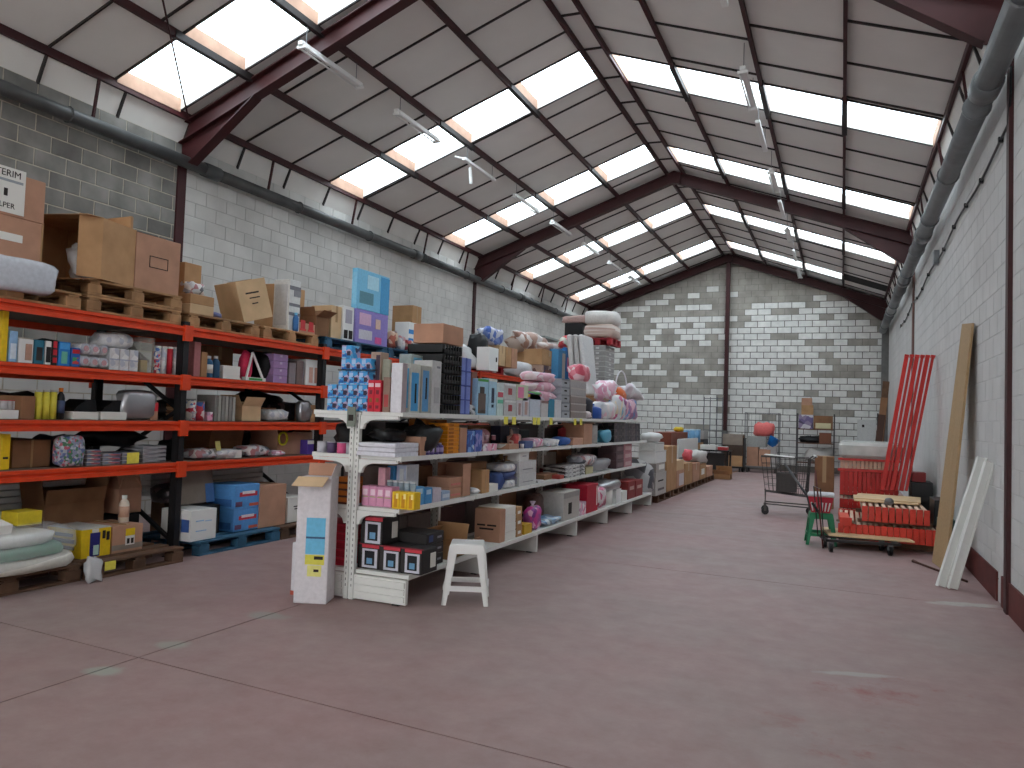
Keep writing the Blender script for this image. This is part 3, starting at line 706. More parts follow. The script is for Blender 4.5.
# second bay
ri(193, 200, 342, 2, 'pinkish_board', 'thin pinkish board standing against the black upright', 'board', C('b87878'), d=.6)
ri(200.5, 207, 352, 2, 'carton', 'narrow plain carton behind the thin pinkish board', 'carton', CARD, d=.3)
for i in range(2): ri(208+i*7, 214.5+i*7, 356, 2, 'bottle', ('blue bottle with a white label near the narrow carton', 'darker blue bottle beside the white labelled one')[i], 'bottle', (C('3a6f98'), C('2a5070'))[i], shape='bottle', lid=WPLASTIC, wrap=(PAPER, None)[i])
ri(223, 240, 366, 2, 'paper_box', 'low white box with papers on the upper rack shelf', 'box', PAPER)
bag('fabric_bag', 'pink heart shaped bag leaning on the upper rack shelf', 'bag', -6.2, Yof(245, -6.2, z0), z0+.002, .12, .17, .34, C('d83058'), 9, e=.8, lump=.08)
t = thing('display_stand', 'white triangular display stand with a green foot beside the pink bag', 'stand', (-6.12, Yof(250, -6.12, z0), z0))
MB().bar((0, -.1, .02), (0, .22, .02), .06, .04).build('foot', WPLASTIC, t); MB().bar((0, -.06, .04), (0, .02, .32), .02, .02, (1, 0, 0)).build('strut', WPLASTIC, t); MB().bar((0, .2, .04), (0, .02, .32), .02, .02, (1, 0, 0)).build('strut', WPLASTIC, t); MB().box(.03, .034, -.05, .16, .008, .034).build('green_label', GRN, t)
bag('bag', 'large black plastic bag slumped on the upper rack shelf', 'bag', -6.35, Yof(265, -6.3, z0), z0+.002, .4, .32, .36, BPLASTIC, 12)
for i in range(4): box('clear_case', 'clear purple storage case, %s of its stack on the upper rack shelf' % ('lowest', 'second', 'third', 'topmost')[i], 'case', -6.5, -6.1, Yof(273, -6.1, z0), Yof(287, -6.1, z0), z0+.002+.085*i, z0+.083+.085*i, C('a888b8'), [('lid', 'top', 0, 1, 0, 1, C('8a78a0')), ('latch', '+x', .42, .58, .6, .9, C('c8b8d0'))], group='stacked clear cases')
for i in range(2): ri(288.5+i*7.5, 295.5+i*7.5, 363-i*2, 2, 'clear_box', ('smoky clear box beside the purple cases', 'brownish clear box next to the white figure box')[i], 'box', (C('8a8084'), C('7a6864'))[i], d=.3)
ri(305, 322, 360, 2, 'product_box', 'white box with two peach figures printed, nearest the second upright', 'box', WPLASTIC, [('picture', '+x', .2, .42, .1, .7, C('d0a898')), ('picture', '+x', .52, .74, .1, .7, C('c89888')), ('picture', '-y', .1, .9, .1, .9, C('c0b0cc'))])

# ---- rack level 2
z0 = RT[1]
ri(0, 19, 410, 1, 'tray', 'white tray box holding red capped jars on the middle rack shelf', 'box', WPLASTIC, d=.3)
for i in range(3): can('jar', 'small jar with a red cap, %s in the white tray' % ('first', 'second', 'third')[i], 'jar', -6.2, Yof(3+i*5.5, -6.2, z0), z0+.075, .027, .075, C('c8c8cc'), REDP, 'red capped jars')
ri(20, 35, 396, 1, 'carton', 'dark carton standing next to the yellow cans', 'carton', CARD_D, d=.3)
for i in range(3): ri(36+i*7.4, 43+i*7.4, 390, 1, 'canister', 'yellow and grey canister, %s of three on the middle rack shelf' % ('first', 'second', 'third')[i], 'can', C('d8cc4a'), shape='can', lid=C('b8b8b0'), group='yellow canisters')
ri(58.5, 66, 388, 1, 'bottle', 'black bottle with an orange top on the middle rack shelf', 'bottle', BPLASTIC, shape='bottle', lid=ORG, wrap=C('3a4a6a'))
for i in range(2):
    a, b_ = (72, 99) if i == 0 else (100.5, 127)
    ri(a, b_, 412, 1, 'display_tray', ('first white display tray with black goods on the middle rack shelf', 'second white display tray beside the silver cushion')[i], 'box', PAPER, d=.3)
    y0, y1 = Yof(a, -6.12, z0), Yof(b_, -6.12, z0)
    o = MB().prism([(y0+.03, z0+.07), (y1-.01, z0+.07), (y1-.03, z0+.18), (y0+.16, z0+.18), (y0+.05, z0+.11)], -6.38, -6.14, 'x').build('sloped_case', BPLASTIC); tag(o, ('black sloped case lying in the first white tray', 'black sloped case lying in the second white tray')[i], 'case')
bag('cushion', 'silver foil cushion bag leaning on the middle rack shelf', 'cushion', -6.16, Yof(136, -6.16, z0), z0+.002, .14, .40, .28, SILVER, 21, e=.45, lump=.06)
ri(150, 158, 402, 1, 'carton', 'small red and white tagged carton beside the silver cushion', 'carton', CARD_P, [('sign', '+x', .05, .95, .5, .95, REDP)], d=.2)
for i in range(5): 
    o = MB().lathe([(.07, 0), (.085, .02), (.085, .032)], 16).build('plate_roll', CARD_L if i % 2 else CARD_D, None, False, (-6.22, Yof(176, -6.2, z0), z0+.002+.034*i)); tag(o, 'brown round disc, %s of the pile by the black upright' % ('lowest', 'second', 'third', 'fourth', 'topmost')[i], 'disc', 'pile of round discs')
for i in range(2): ri(190+i*8.5, 198+i*8.5, 399+i*2, 1, 'spice_tin', ('blue and red printed tin beside the black upright', 'red printed tin next to the blue and red one')[i], 'tin', (TOY2, PAT('tin_b', ['c83848', 'e8e0dc', '3a5fa8'], 18))[i], shape='can', lid=CHROME)
ri(207, 213, 412, 1, 'pack', 'low pink pack lying before the grey folders', 'pack', PINKP, d=.2)
for i in range(6): ri(214+i*3.6, 217.2+i*3.6, 395+i*.4, 1, 'folder', 'grey file folder, %s in the row on the middle rack shelf' % ('first', 'second', 'third', 'fourth', 'fifth', 'last')[i], 'folder', (C('8a8884'), C('a8a6a0'))[i % 2], d=.26, group='row of grey folders')
open_carton('carton', 'small open carton with raised back flap on the middle rack shelf', -6.26, (Yof(242, -6.1, z0)+Yof(264, -6.1, z0))/2, z0+.001, .26, .30, .17, CARD_L, (20, 120, 120, 20))
bag('bag', 'crumpled white and violet plastic bag beside the small open carton', 'bag', -6.25, Yof(275, -6.2, z0), z0+.002, .3, .36, .14, WPACK, 31)
bag('bag', 'dark grey plastic bag behind the crumpled white one', 'bag', -6.6, Yof(281, -6.6, z0), z0+.002, .4, .5, .24, DARKP, 32)
bag('foil_bag', 'tall silver foil bag at the end of the middle rack shelf', 'bag', -6.15, Yof(303, -6.15, z0), z0+.002, .12, .22, .26, SILVER, 33, e=.5)
ri(310, 320, 405, 1, 'carton', 'small carton beside the tall silver foil bag', 'carton', CARD, d=.25)

# ---- rack level 1
z0 = RT[0]
ri(0, 9.5, 434, 0, 'product_box', 'bright yellow box at the near end of the lower rack shelf', 'box', YEL, [('printed_line', '+x', .2, .8, .3, .36, INK)], d=.3)
ri(11, 50, 440, 0, 'carton', 'big dark brown carton on the lower rack shelf', 'carton', CARD_D, [('tape', '+x', .47, .53, 0, 1, TAPE)], d=.5, X=-6.2)
bag('toy_bag', 'clear bag of red and blue toys hanging over the lower rack beam', 'bag', -6.1, Yof(68, -6.1, z0), z0+.002, .14, .24, .27, PAT('toybag', ['b85868', '8a90a8', '5a6a9a', 'b8bcc4', 'a0a4b0', '4a7a5a'], 45), 41, e=.4)
bag('bag', 'dark translucent bag behind the clear toy bag', 'bag', -6.4, Yof(58, -6.3, z0), z0+.002, .3, .26, .26, DARKP, 42)
ri(77, 84, 440, 0, 'green_box', 'narrow green box behind the clear toy bag', 'box', C('2f6a48'), d=.2, X=-6.2)
for i, (a, b_, n) in enumerate(((86, 101, 4), (102, 121, 3), (121.5, 139, 3))):
    for k in range(n):
        y0, y1 = Yof(a, -6.08, z0), Yof(b_, -6.08, z0)
        box('magazine_pack', '%s magazine bundle of the %s pile on the lower rack shelf' % (('bottom', 'second', 'third', 'top')[k], ('first', 'middle', 'last')[i]), 'magazines', -6.36, -6.08, y0+.004, y1-.006, z0+.001+.035*k, z0+.033+.035*k, MAGS, group='magazine bundles')
o = box('price_card', 'yellow price card stuck before the magazine piles', 'card', -6.078, -6.07, Yof(127, -6.07, z0), Yof(139, -6.07, z0), z0+.002, z0+.105, TAGY)
bag('bag', 'long black bag piled on the magazine bundles', 'bag', -6.45, Yof(113, -6.4, z0+.15), z0+.145, .4, .55, .17, BPLASTIC, 43, lump=.25)
for k in range(4): box('foil_pack', 'flat silver foil pack, %s of its pile on the lower rack shelf' % ('lowest', 'second', 'third', 'topmost')[k], 'pack', -6.4, -6.09, Yof(142, -6.1, z0), Yof(166, -6.1, z0)-.01, z0+.002+.04*k, z0+.040+.04*k, PAT('foil_edges', ['8a8a8e', 'c4c4c6', '55555a', 'a0a0a4'], 9, .35, (1, 1, 10)), group='flat foil packs')
bag('bag', 'small black bag squeezed against the black rack upright', 'bag', -6.25, Yof(172, -6.2, z0), z0+.002, .25, .16, .2, BPLASTIC, 44)
bag('bag', 'grey wrapped garments bundle just past the upright on the lower shelf', 'garments', -6.22, Yof(199, -6.2, z0), z0+.002, .28, .34, .11, GREYP, 45, lump=.2)
bag('bag', 'white packed garments with a pink band on the lower rack shelf', 'garments', -6.22, Yof(221, -6.2, z0), z0+.002, .28, .34, .10, WPACK, 46, lump=.2)
box('leaflet', 'yellow folded leaflet propped on the packed garments', 'leaflet', -6.13, -6.12, Yof(216, -6.12, z0+.1), Yof(222, -6.12, z0+.1), z0+.09, z0+.19, C('d8d07a'), rot=(0, -.2, .2))
open_carton('carton', 'dark open carton behind the packed garments on the lower shelf', -6.6, Yof(212, -6.6, z0), z0+.001, .4, .5, .17, CARD_D, (70, 100, 60, 60))
ri(226, 242, 450, 0, 'white_box', 'small plain white box amid the packed garments', 'box', PAPER, d=.2)
bag('bag', 'grey folded garments beside the small plain white box', 'garments', -6.22, Yof(252, -6.2, z0), z0+.002, .28, .38, .13, GREYP, 47, lump=.2)
bag('bag', 'flat pink wrapped garment on the lower rack shelf', 'garments', -6.2, Yof(272, -6.2, z0), z0+.002, .24, .28, .06, PINKP, 48, lump=.2)
open_carton('carton', 'wide open carton with a yellow tape coil on its flap', -6.42, (Yof(272, -6.2, z0)+Yof(305, -6.2, z0))/2+.12, z0+.001, .42, .66, .27, CARD_P, (30, None, 100, 30))
o = MB(); 
o.tube([(0, .075*math.cos(a), .075*math.sin(a)) for a in [k*2*PI/18 for k in range(19)]], .014, 6, False)
o = o.build('tape_coil', C('c8c02a'), None, True, (-6.19, Yof(283, -6.19, z0+.2), z0+.20)); tag(o, 'yellow and black coil hanging before the wide open carton', 'coil')
ri(307, 322, 440, 0, 'violet_box', 'violet box with a white top at the end of the lower rack shelf', 'box', C('5a44a0'), [('white_band', '+x', 0, 1, .72, .98, WPLASTIC)], d=.3)

# ---- things standing on the floor under the rack
pallet('dark weathered pallet under the plastic covered sacks', -6.28, 3.95, 0, WOOD_D, 1.2, .9)
pallet('dark weathered pallet carrying the yellow box and a carton', -6.22, 5.08, 0, WOOD_D, 1.0, .9)
SACK = [C('d8d6cc', .35), C('4f8a70', .4), C('d0d2cc', .3), C('c8c8bc', .35)]
for k, (zz, hh, nm) in enumerate(((.146, .13, 'lowest white sack of the pile wrapped in film'), (.25, .12, 'green sack in the middle of the film wrapped pile'), (.35, .12, 'topmost pale sack of the film wrapped pile'))):
    bag('sack', nm, 'sack', -6.12+.02*k, 4.02-.03*k, zz, .8-.08*k, .98-.12*k, hh, SACK[k], 60+k, e=.5, lump=.05)
o = MB().blob(.82, .98, .35, 66, .08, .5).build('plastic_film', film('clear_film_thin','f0f2f4',.26), None, True, (-6.12, 4.02, .15)); tag(o, 'clear plastic film draped over the pile of sacks', 'film')
box('yellow_pack', 'yellow pack lying on top of the film covered sacks', 'pack', -6.2, -6.0, Yof(17, -6, .5), Yof(42, -6, .5), .49, .60, C('d0b82a'))
box('white_sheet', 'white cardboard sheet on top of the film covered sacks', 'sheet', -5.98, -5.82, 3.4, 3.93, .475, .56, PAPER, rot=(0, .2, 0))
open_carton('carton', 'black lined open carton behind the sack pile', -6.55, 3.9, .47, .35, .5, .16, CARD_D, (None, None, None, 100))
t = thing('panel_bundle', 'bundle of long white slats lying at the back under the rack', 'slats', (-6.93, 4.7, .45))
for k in range(7): MB().cbox(-.10, .10, -1.1, 1.0, .06*k, .06*k+.05, .004).build('slat', WSTEEL, t)
for k in range(3): MB().box(-.1, .1, -1.0+k*1.0-.06, -.9+k*1.0, -.45, 0).build('rest_block', WOOD_D, t)
zp = .145
o = box('product_carton', 'large yellow carton with a blue bottle printed on its front', 'carton', -6.42, -5.98, Yof(80.5, -5.98, zp), Yof(110, -5.98, zp), zp, Zof(527, -5.98, 4.9), YEL,
    [('bottle_picture', '+x', .28, .62, .03, .86, C('2a2a78')), ('bottle_neck_picture', '+x', .34, .56, .86, .99, WPLASTIC), ('splash_picture', '+x', .40, .58, .08, .42, C('b8d8d0')), ('white_lid', 'top', 0, 1, 0, 1, C('c8c6c0')), ('printed_word', '-y', .25, .75, .72, .84, INK), ('printed_word', '-y', .2, .8, .5, .64, INK), ('printed_word', '-y', .3, .8, .28, .4, INK), ('printed_letter', '+x', .7, .78, .62, .9, INK), ('printed_letter', '+x', .84, .92, .55, .85, INK)])
y0, y1 = Yof(111.5, -5.98, zp), Yof(142, -5.98, zp)
o = box('carton', 'brown carton with a yellow and white barcode label under the white bottle', 'carton', -6.4, -5.98, y0, y1, zp, Zof(524, -5.98, 5.2), CARD_P, [('wide_tape', '+x', 0, 1, .1, .3, CARD_G), ('label_sheet', '+x', .42, .72, .25, .85, PAPER), ('yellow_label', '+x', .42, .72, .6, .87, YEL), ('barcode', '+x', .47, .55, .3, .5, INK), ('barcode', '+x', .6, .68, .3, .5, INK), TP])
bottle('bottle', 'white detergent bottle standing on the brown barcode carton', 'bottle', -6.15, Yof(124, -6.15, .5), Zof(524, -5.98, 5.2)+.002, .045, .25, C('e0d4c4', .35), C('d8dcd4'), wrap=C('d0a890'))
box('price_card', 'yellow price card pinned on the dark pallet edge', 'card', -5.765, -5.76, Yof(105, -5.76, .1), Yof(116, -5.76, .1), .06, .135, TAGY)
bag('film_scrap', 'twisted scrap of clear film hanging beside the dark pallet', 'film', -5.72, 4.57, .0, .1, .14, .2, FILMD, 70, lump=.35)
open_carton('carton', 'dark brown open carton behind the yellow carton under the rack', -6.62, 4.95, .146, .3, .6, .42, CARD_D, (70, 100, 100, 100))
open_carton('carton', 'brown open carton on the upper tier under the lower rack shelf', -6.62, 5.5, .42, .4, .26, .24, CARD_P, (30, 70, 60, 60))
box('crate', 'black plastic crate below the brown open carton under the rack', 'crate', -6.82, -6.42, 5.36, 5.62, .146, .415, BPLASTIC)
# second bay floor
pallet('blue pallet under the white box and the toy cartons', -6.3, 6.45, 0, WOOD_B, 1.2, .9)
pallet('brown pallet under the upright cardboard sheet', -6.3, 7.5, 0, WOOD_D, .85, .9)
y0, y1 = Yof(186, -5.95, .15), Yof(212, -5.95, .15)
box('white_carton', 'white carton with small blue print on the blue pallet', 'carton', -6.3, -5.9, y0, y1, .146, Zof(511, -5.9, y0), WPLASTIC, [('printed_line', '+x', .2, .5, .62, .66, LBLUE), ('printed_line', '+x', .55, .8, .6, .63, LBLUE), ('printed_line', '+x', .2, .6, .3, .33, LBLUE), ('blue_print', '-y', .7, .95, .3, .7, C('3a5a9a'))])
box('crate', 'black crate between the white carton and the toy cartons', 'crate', -6.6, -6.1, y1+.02, y1+.25, .146, .45, BPLASTIC)
y0, y1 = Yof(233, -6.0, .15), Yof(258, -6.0, .15); zt = Zof(510, -6.0, y0)
for k in range(2):
    box('toy_carton', ('lower bright blue toy carton with a red spaceship print', 'upper bright blue toy carton with ragged open flaps')[k], 'carton', -6.4, -6.0, y0, y1, .146+k*(zt-.144), zt+k*(zt-.144)+(.02 if k else 0), C('5a9ad8'), [('red_print', '+x', .2, .9, .5, .68, C('c83a48')), ('white_print', '+x', .3, .8, .6, .72, C('e8dce0')), ('dark_print', '+x', .05, .3, .1, .3, C('6a4a68')), ('red_print', '+x', .6, .95, .08, .2, C('c8604a')), ('side_print', '-y', .1, .9, .1, .4, C('3a6aa8'))], group='blue toy cartons')
box('leaning_carton', 'folded carton with a blue edge leaning on the toy cartons', 'carton', -6.32, -6.24, y0-.52, y0-.04, .46, .86, CARD_G, [('blue_edge', '+x', .75, 1, 0, .5, C('5a8ac8'))], rot=(0, -.15, 0))
box('cardboard_sheet', 'upright brown cardboard box with a plain front on the brown pallet', 'carton', -6.35, -5.98, Yof(259, -5.98, .15), Yof(285, -5.98, .15), .146, Zof(484, -5.98, 7.2), CARD_P, [('tape', 'top', .4, .6, 0, 1, TAPE)])
box('white_carton', 'white carton with small print next to the upright cardboard box', 'carton', -6.35, -6.0, Yof(287, -6.0, .15), Yof(301, -6.0, .15)+.1, .146, Zof(496, -6, 7.6), PAPER, [('printed_line', '+x', .3, .7, .6, .64, INK), ('printed_line', '+x', .35, .65, .5, .54, INK)])
t = thing('panel_bundle', 'bundle of long white slats at the back of the second rack bay', 'slats', (-6.93, 7.0, .50))
for k in range(5): MB().cbox(-.1, .1, -.9, .85, .06*k, .06*k+.05, .004).build('slat', WSTEEL, t)
for k in range(2): MB().box(-.1, .1, -.7+k*1.3, -.55+k*1.3, -.5, 0).build('rest_block', WOOD_D, t)
bag('bag', 'dark cloth bundle on the slats under the second rack bay', 'bundle', -6.5, 6.15, .46, .4, .5, .2, DARKP, 77)
box('crate', 'black crate under the dark cloth bundle', 'crate', -6.9, -6.4, 6.5, 7.0, .147, .455, BPLASTIC)

# ---- on top of the rack
z0 = RT[3]+.002
pallet('pale wooden pallet under the stacked cartons at the rack end', -6.45, 4.0, z0, WOOD, 1.15, .8)
for k in range(2): pallet(('lower pale pallet of the pair under the open carton', 'upper pale pallet of the pair under the open carton')[k], -6.45, 5.15, z0+.146*k, WOOD, 1.04, .8)
pallet('pale pallet under the tilted carton on the rack top', -6.45, 6.28, z0, WOOD, 1.02, .8)
pallet('pale pallet under the red blister packs on the rack top', -6.45, 7.35, z0, WOOD, 1.0, .8)
pallet('blue pallet on the rack top under the cat printed boxes', -6.45, 8.72, z0, WOOD_B, 1.45, .8)
pallet('blue pallet on the rack top farther along the rack', -6.45, 10.0, z0, WOOD_B, 1.05, .8)
pallet('red pallet on the rack top under the plain cartons', -6.45, 13.0, z0, WOOD_R, 1.2, .8)
zp = z0+.147
ya = Yof(40, -6.08, zp)
zm = Zof(218, -6.08, 4.0)
box('carton', 'large carton with a small white label, lower of the stack at the rack end', 'carton', -6.75, -6.08, 3.45, ya, zp, zm, CARD_P, [('paper_label', '+x', .5, .78, .62, .74, PAPER), ('tape', '+x', .98, 1, 0, 1, TAPE)])
o = box('carton', 'large carton with a lettered white sheet, upper of the stack at the rack end', 'carton', -6.75, -6.08, 3.45, ya, zm+.002, Zof(183, -6.08, ya), CARD_P)
MB().box(.336, .342, -.36, .21, .02, .38).build('lettered_sheet', PAPER, o)
words('lettering', 'INTERIM', .075, INK, o, (.343, .03, .33), (PI/2, 0, PI/2)); words('lettering', 'ALPER', .06, INK, o, (.343, .05, .075), (PI/2, 0, PI/2))
MB().box(.341, .344, .04, .07, .15, .21).build('printed_mark', INK, o); MB().box(.341, .344, -.3, .19, .265, .285).build('printed_band', C('9aa0a4'), o)
bag('film_bag', 'milky film wrapped bundle before the stacked cartons', 'bundle', -6.0, 3.98, z0+.06, .13, .62, .27, C('c4c8d0', .25), 81, e=.5, lump=.1)
box('price_card', 'yellow price card on the stacked cartons at the rack end', 'card', -6.07, -6.065, Yof(27, -6.07, zp+.1), Yof(40, -6.07, zp+.1), zp+.08, zp+.17, TAGY)
zq = z0+.294
# lying open carton
o = open_carton('carton', 'large carton lying open towards the aisle end with film spilling out', -6.46, 5.06, zq+.27, .72, .54, .46, CARD, (95, 60, 100, 85), (PI/2, 0, .25), None, fl=.2)
box('carton', 'tall plain carton behind the open one on the paired pallets', 'carton', -6.72, -6.12, 5.06+.02, Yof(130, -6.12, zq), zq+.001, Zof(214, -6.12, 5.0), CARD, [('tape', '+x', .42, .58, .5, 1, TAPE), TP])
bag('film_scrap', 'crumpled clear film spilling from the lying open carton', 'film', -6.15, 4.66, zq-.02, .16, .24, .30, FILMD, 83, lump=.4)
o = box('carton', 'pinkish carton with a black printed rectangle and torn top flaps', 'carton', -6.72, -6.1, Yof(134, -6.1, zq), Yof(180, -6.1, zq)-.02, zq+.001, Zof(238, -6.1, 5.4), CARD_P)
w, d = .62, Yof(180, -6.1, zq)-.02-Yof(134, -6.1, zq)
for a, b_, c_, e_ in ((.30, .72, .62, .635), (.30, .72, .42, .435), (.30, .315, .42, .635), (.705, .72, .42, .635)):
    face_panel(w, d, Zof(238, -6.1, 5.4)-zq, '+x', a, b_, c_, e_).build('printed_frame', INK, o)
MB().box(-.22, 0, -d/2, -d/2+.34, 0, .004).build('flap', CARD_D, o, False, (.31, 0, Zof(238, -6.1, 5.4)-zq-.002), (0, .22, 0))
zp = z0+.147
box('carton', 'plain carton half hidden behind the roof post on the rack top', 'carton', -6.75, -6.25, Yof(186, -6.2, zp), Yof(203, -6.2, zp), zp+.001, Zof(264, -6.2, 6.0), CARD)
for k in range(2): box('low_carton', ('lower flat carton at the edge of the tilted carton pallet', 'upper flat carton at the edge of the tilted carton pallet')[k], 'carton', -6.4, -6.08, 5.80, 6.12, zp+.001+.10*k, zp+.10+.10*k, (CARD_L, CARD)[k], group='flat cartons')
bag('clear_pack', 'clear bag with black and white goods on the flat cartons', 'bag', -6.24, 5.96, zp+.203, .2, .2, .14, GREYP, 85, lump=.3)
bag('blue_bundle', 'flat bluish wrapped bundle beside the tilted carton', 'bundle', -6.25, 6.22, zp+.001, .25, .22, .07, C('6a6f9a'), 86)
y0, y1 = Yof(252, -6.1, zp), Yof(282, -6.1, zp)
o = box('carton', 'carton tipped over at an angle with printed lines on its side', 'carton', -6.55, -6.1, -.19, .19, 0, .46, CARD_L, [('printed_line', '+x', .25, .7, .66, .70, INK), ('printed_line', '+x', .35, .7, .54, .57, INK), ('printed_line', '+x', .4, .6, .40, .43, INK), TP])
o.location = (-6.36, 6.93, z0+.215); o.rotation_euler = (math.radians(17), 0, math.radians(-16))
box('carton', 'plain carton standing at the back behind the grey printed carton', 'carton', -6.9, -6.55, Yof(272, -6.6, zp), Yof(300, -6.6, zp), zp+.001, Zof(276, -6.6, 7.1), CARD)
y0, y1 = Yof(288, -6.1, zp), Yof(299, -6.1, zp)
h1 = Zof(279, -6.1, y0)-zp
box('printed_carton', 'white carton with grey printed bands and picture panels on the rack top', 'carton', -6.34, -6.1, y0, y1, zp+.001, zp+h1, C('d4d4d2'), [('grey_band', '+x', 0, 1, .80, .88, C('78787e')), ('grey_band', '+x', 0, 1, .48, .54, C('78787e')), ('grey_band', '+x', 0, 1, .30, .36, C('78787e')), ('picture', '+x', .4, 1, .68, .8, C('8a8a90')), ('picture', '-y', .1, .9, .1, .9, C('c0c0c2'))])
bottle('spray_bottle', 'small blue spray bottle before the grey printed carton', 'bottle', -6.1+.03, Yof(296, -6.06, zp), zp+.001, .035, .22, C('3a6fa8'), C('7ac0e0'))
y0 = Yof(299, -6.1, zp)
t = box('blister_pack', 'red blister pack with two plush feet hanging on the rack top', 'pack', -6.3, -6.1, y0, Yof(315, -6.1, zp), zp+.001, Zof(322, -6.1, y0), CARD_P, [('red_strip', '+x', .08, .36, .3, 1.25, C('c83a40')), ('red_strip', '+x', .58, .86, .3, 1.2, C('c83a40')), ('red_foot', '+x', .04, .42, .2, .4, C('d84a48')), ('red_foot', '+x', .54, .92, .2, .4, C('d84a48'))])
zb = z0+.148
y0, y1 = Yof(317, -6.1, zp), Yof(331, -6.1, zp)
open_carton('carton', 'tall narrow carton with its flap folded outwards on the rack top', -6.28, (y0+y1)/2-.02, zb, .32, y1-y0-.02, Zof(316, -6.1, y0)-zb, CARD_D, (20, 150, 110, 110))
box('carton', 'torn carton beside the tall narrow one on the rack top', 'carton', -6.45, -6.12, y1+.02, Yof(342, -6.1, zb), zb, Zof(304, -6.12, 8.1), CARD_L, [('tape', '+x', .4, .6, .5, 1, TAPE)])
box('picture_box', 'narrow white box with black animal pictures beside the cat printed boxes', 'box', -6.4, -6.1, Yof(342.5, -6.1, zb), Yof(353, -6.1, zb), zb, Zof(304, -6.1, 8.3), WPLASTIC, [('picture', '+x', .1, .45, .05, .3, INK), ('picture', '+x', .55, .9, .05, .3, INK), ('picture', '+x', .2, .8, .5, .9, C('a8a4b0'))])
y0, y1 = Yof(355, -6.1, zb), Yof(387, -6.1, zb); zm = Zof(312, -6.1, (y0+y1)/2)
box('cat_house_box', 'purple cat printed box, lower of the two big pet boxes', 'box', -6.19, -6.1, y0, y1, zb, zm, C('8f80c4'), [('cat_picture', '+x', .1, .5, .12, .4, C('c8c4cc')), ('pink_print', '+x', .6, .8, .05, .25, C('d85a98')), ('pale_print', '+x', .1, .45, .55, .9, C('d8b0cc')), ('pale_print', '+x', .6, .75, .5, .8, C('d8b8a8')), ('side_print', '-y', .1, .9, .1, .9, C('9a8cc8'))])
box('cat_house_box', 'light blue cat printed box, upper of the two big pet boxes', 'box', -6.19, -6.1, y0, y1, zm+.002, Zof(273, -6.1, (y0+y1)/2), C('7cc0e0'), [('cat_picture', '+x', .08, .5, .15, .45, C('5a8a9a')), ('pale_print', '+x', .3, .65, .55, .9, C('b4dcec')), ('blue_print', '+x', .72, 1, 0, .95, C('4a9acc')), ('side_print', '-y', .1, .9, .1, .9, C('8cc8e4'))])
for i in range(3): bag('pouch', ('brown patterned pouch next to the purple cat box', 'grey patterned pouch between the small goods on the blue pallet', 'reddish pouch beside the white medicine box')[i], 'pouch', -6.15, Yof(393+i*8, -6.12, zb), zb, .15, .18, .26-.04*i, (PAT('p1', ['a85a48', '6a4a48', 'c8a890'], 14), GREYP, PAT('p3', ['a83a40', '7a5a58', 'c8b0a0'], 14))[i], 90+i)
zc = z0+.002
box('carton', 'big plain carton standing highest on the rack top by the cat boxes', 'carton', -6.68, -6.3, Yof(420, -6.3, zb), min(10.52, Yof(432, -6.3, zb)), zb, Zof(303, -6.3, 10.3), CARD, [TPF, ('tape', '+x', .7, .72, 0, 1, TAPE)])
box('medicine_box', 'white box with blue bands in front of the big plain carton', 'box', -6.35, -6.1, Yof(408, -6.1, zb), Yof(420, -6.1, zb), zb, Zof(321, -6.1, 10.0), WPLASTIC, [('blue_band', '+x', 0, .5, .6, .75, BLU), ('blue_band', '+x', 0, .5, .3, .45, BLU)])
# further goods on the rack top, seen above the gondola
bag('shoe_bag', 'clump of white shoes in clear film on the rack top', 'bag', -6.2, 12.1, z0, .4, .9, .42, C('d8d8d8', .5), 95, lump=.35)
bag('bag', 'black bin bag draped over the rack top goods', 'bag', -6.1, 12.75-.25, z0+.05, .3, .5, .62, BPLASTIC, 96, lump=.25)
box('bin', 'white plastic bin with a slot standing on the rack top', 'bin', -5.95, -5.7, Yof(489, -5.7, z0), Yof(498, -5.7, z0), z0, Zof(348, -5.7, 12.4), WPLASTIC, [('slot', '+x', .7, .85, .4, .6, INK)])
for i in range(3):
    a, b_ = ((499, 505), (505.5, 511), (511.5, 517))[i]
    box('carton', 'plain carton, %s of the three on the red pallet' % ('first', 'second', 'third')[i], 'carton', -6.4, -5.9, Yof(a, -5.9, z0+.147), Yof(b_, -5.9, z0+.147), z0+.147, Zof(345, -5.9, 13), (CARD_L, CARD, CARD_P)[i], [TPF], group='cartons on the red pallet')
bag('blue_bag', 'blue and white printed plastic bag on top of the plain cartons', 'bag', -6.1, 13.05, Zof(345, -5.9, 13)+.002, .3, .7, .32, PAT('bluebag', ['4a6ab8', 'd8dce8', '7a90cc', 'c8ccd8'], 10), 97, lump=.3)

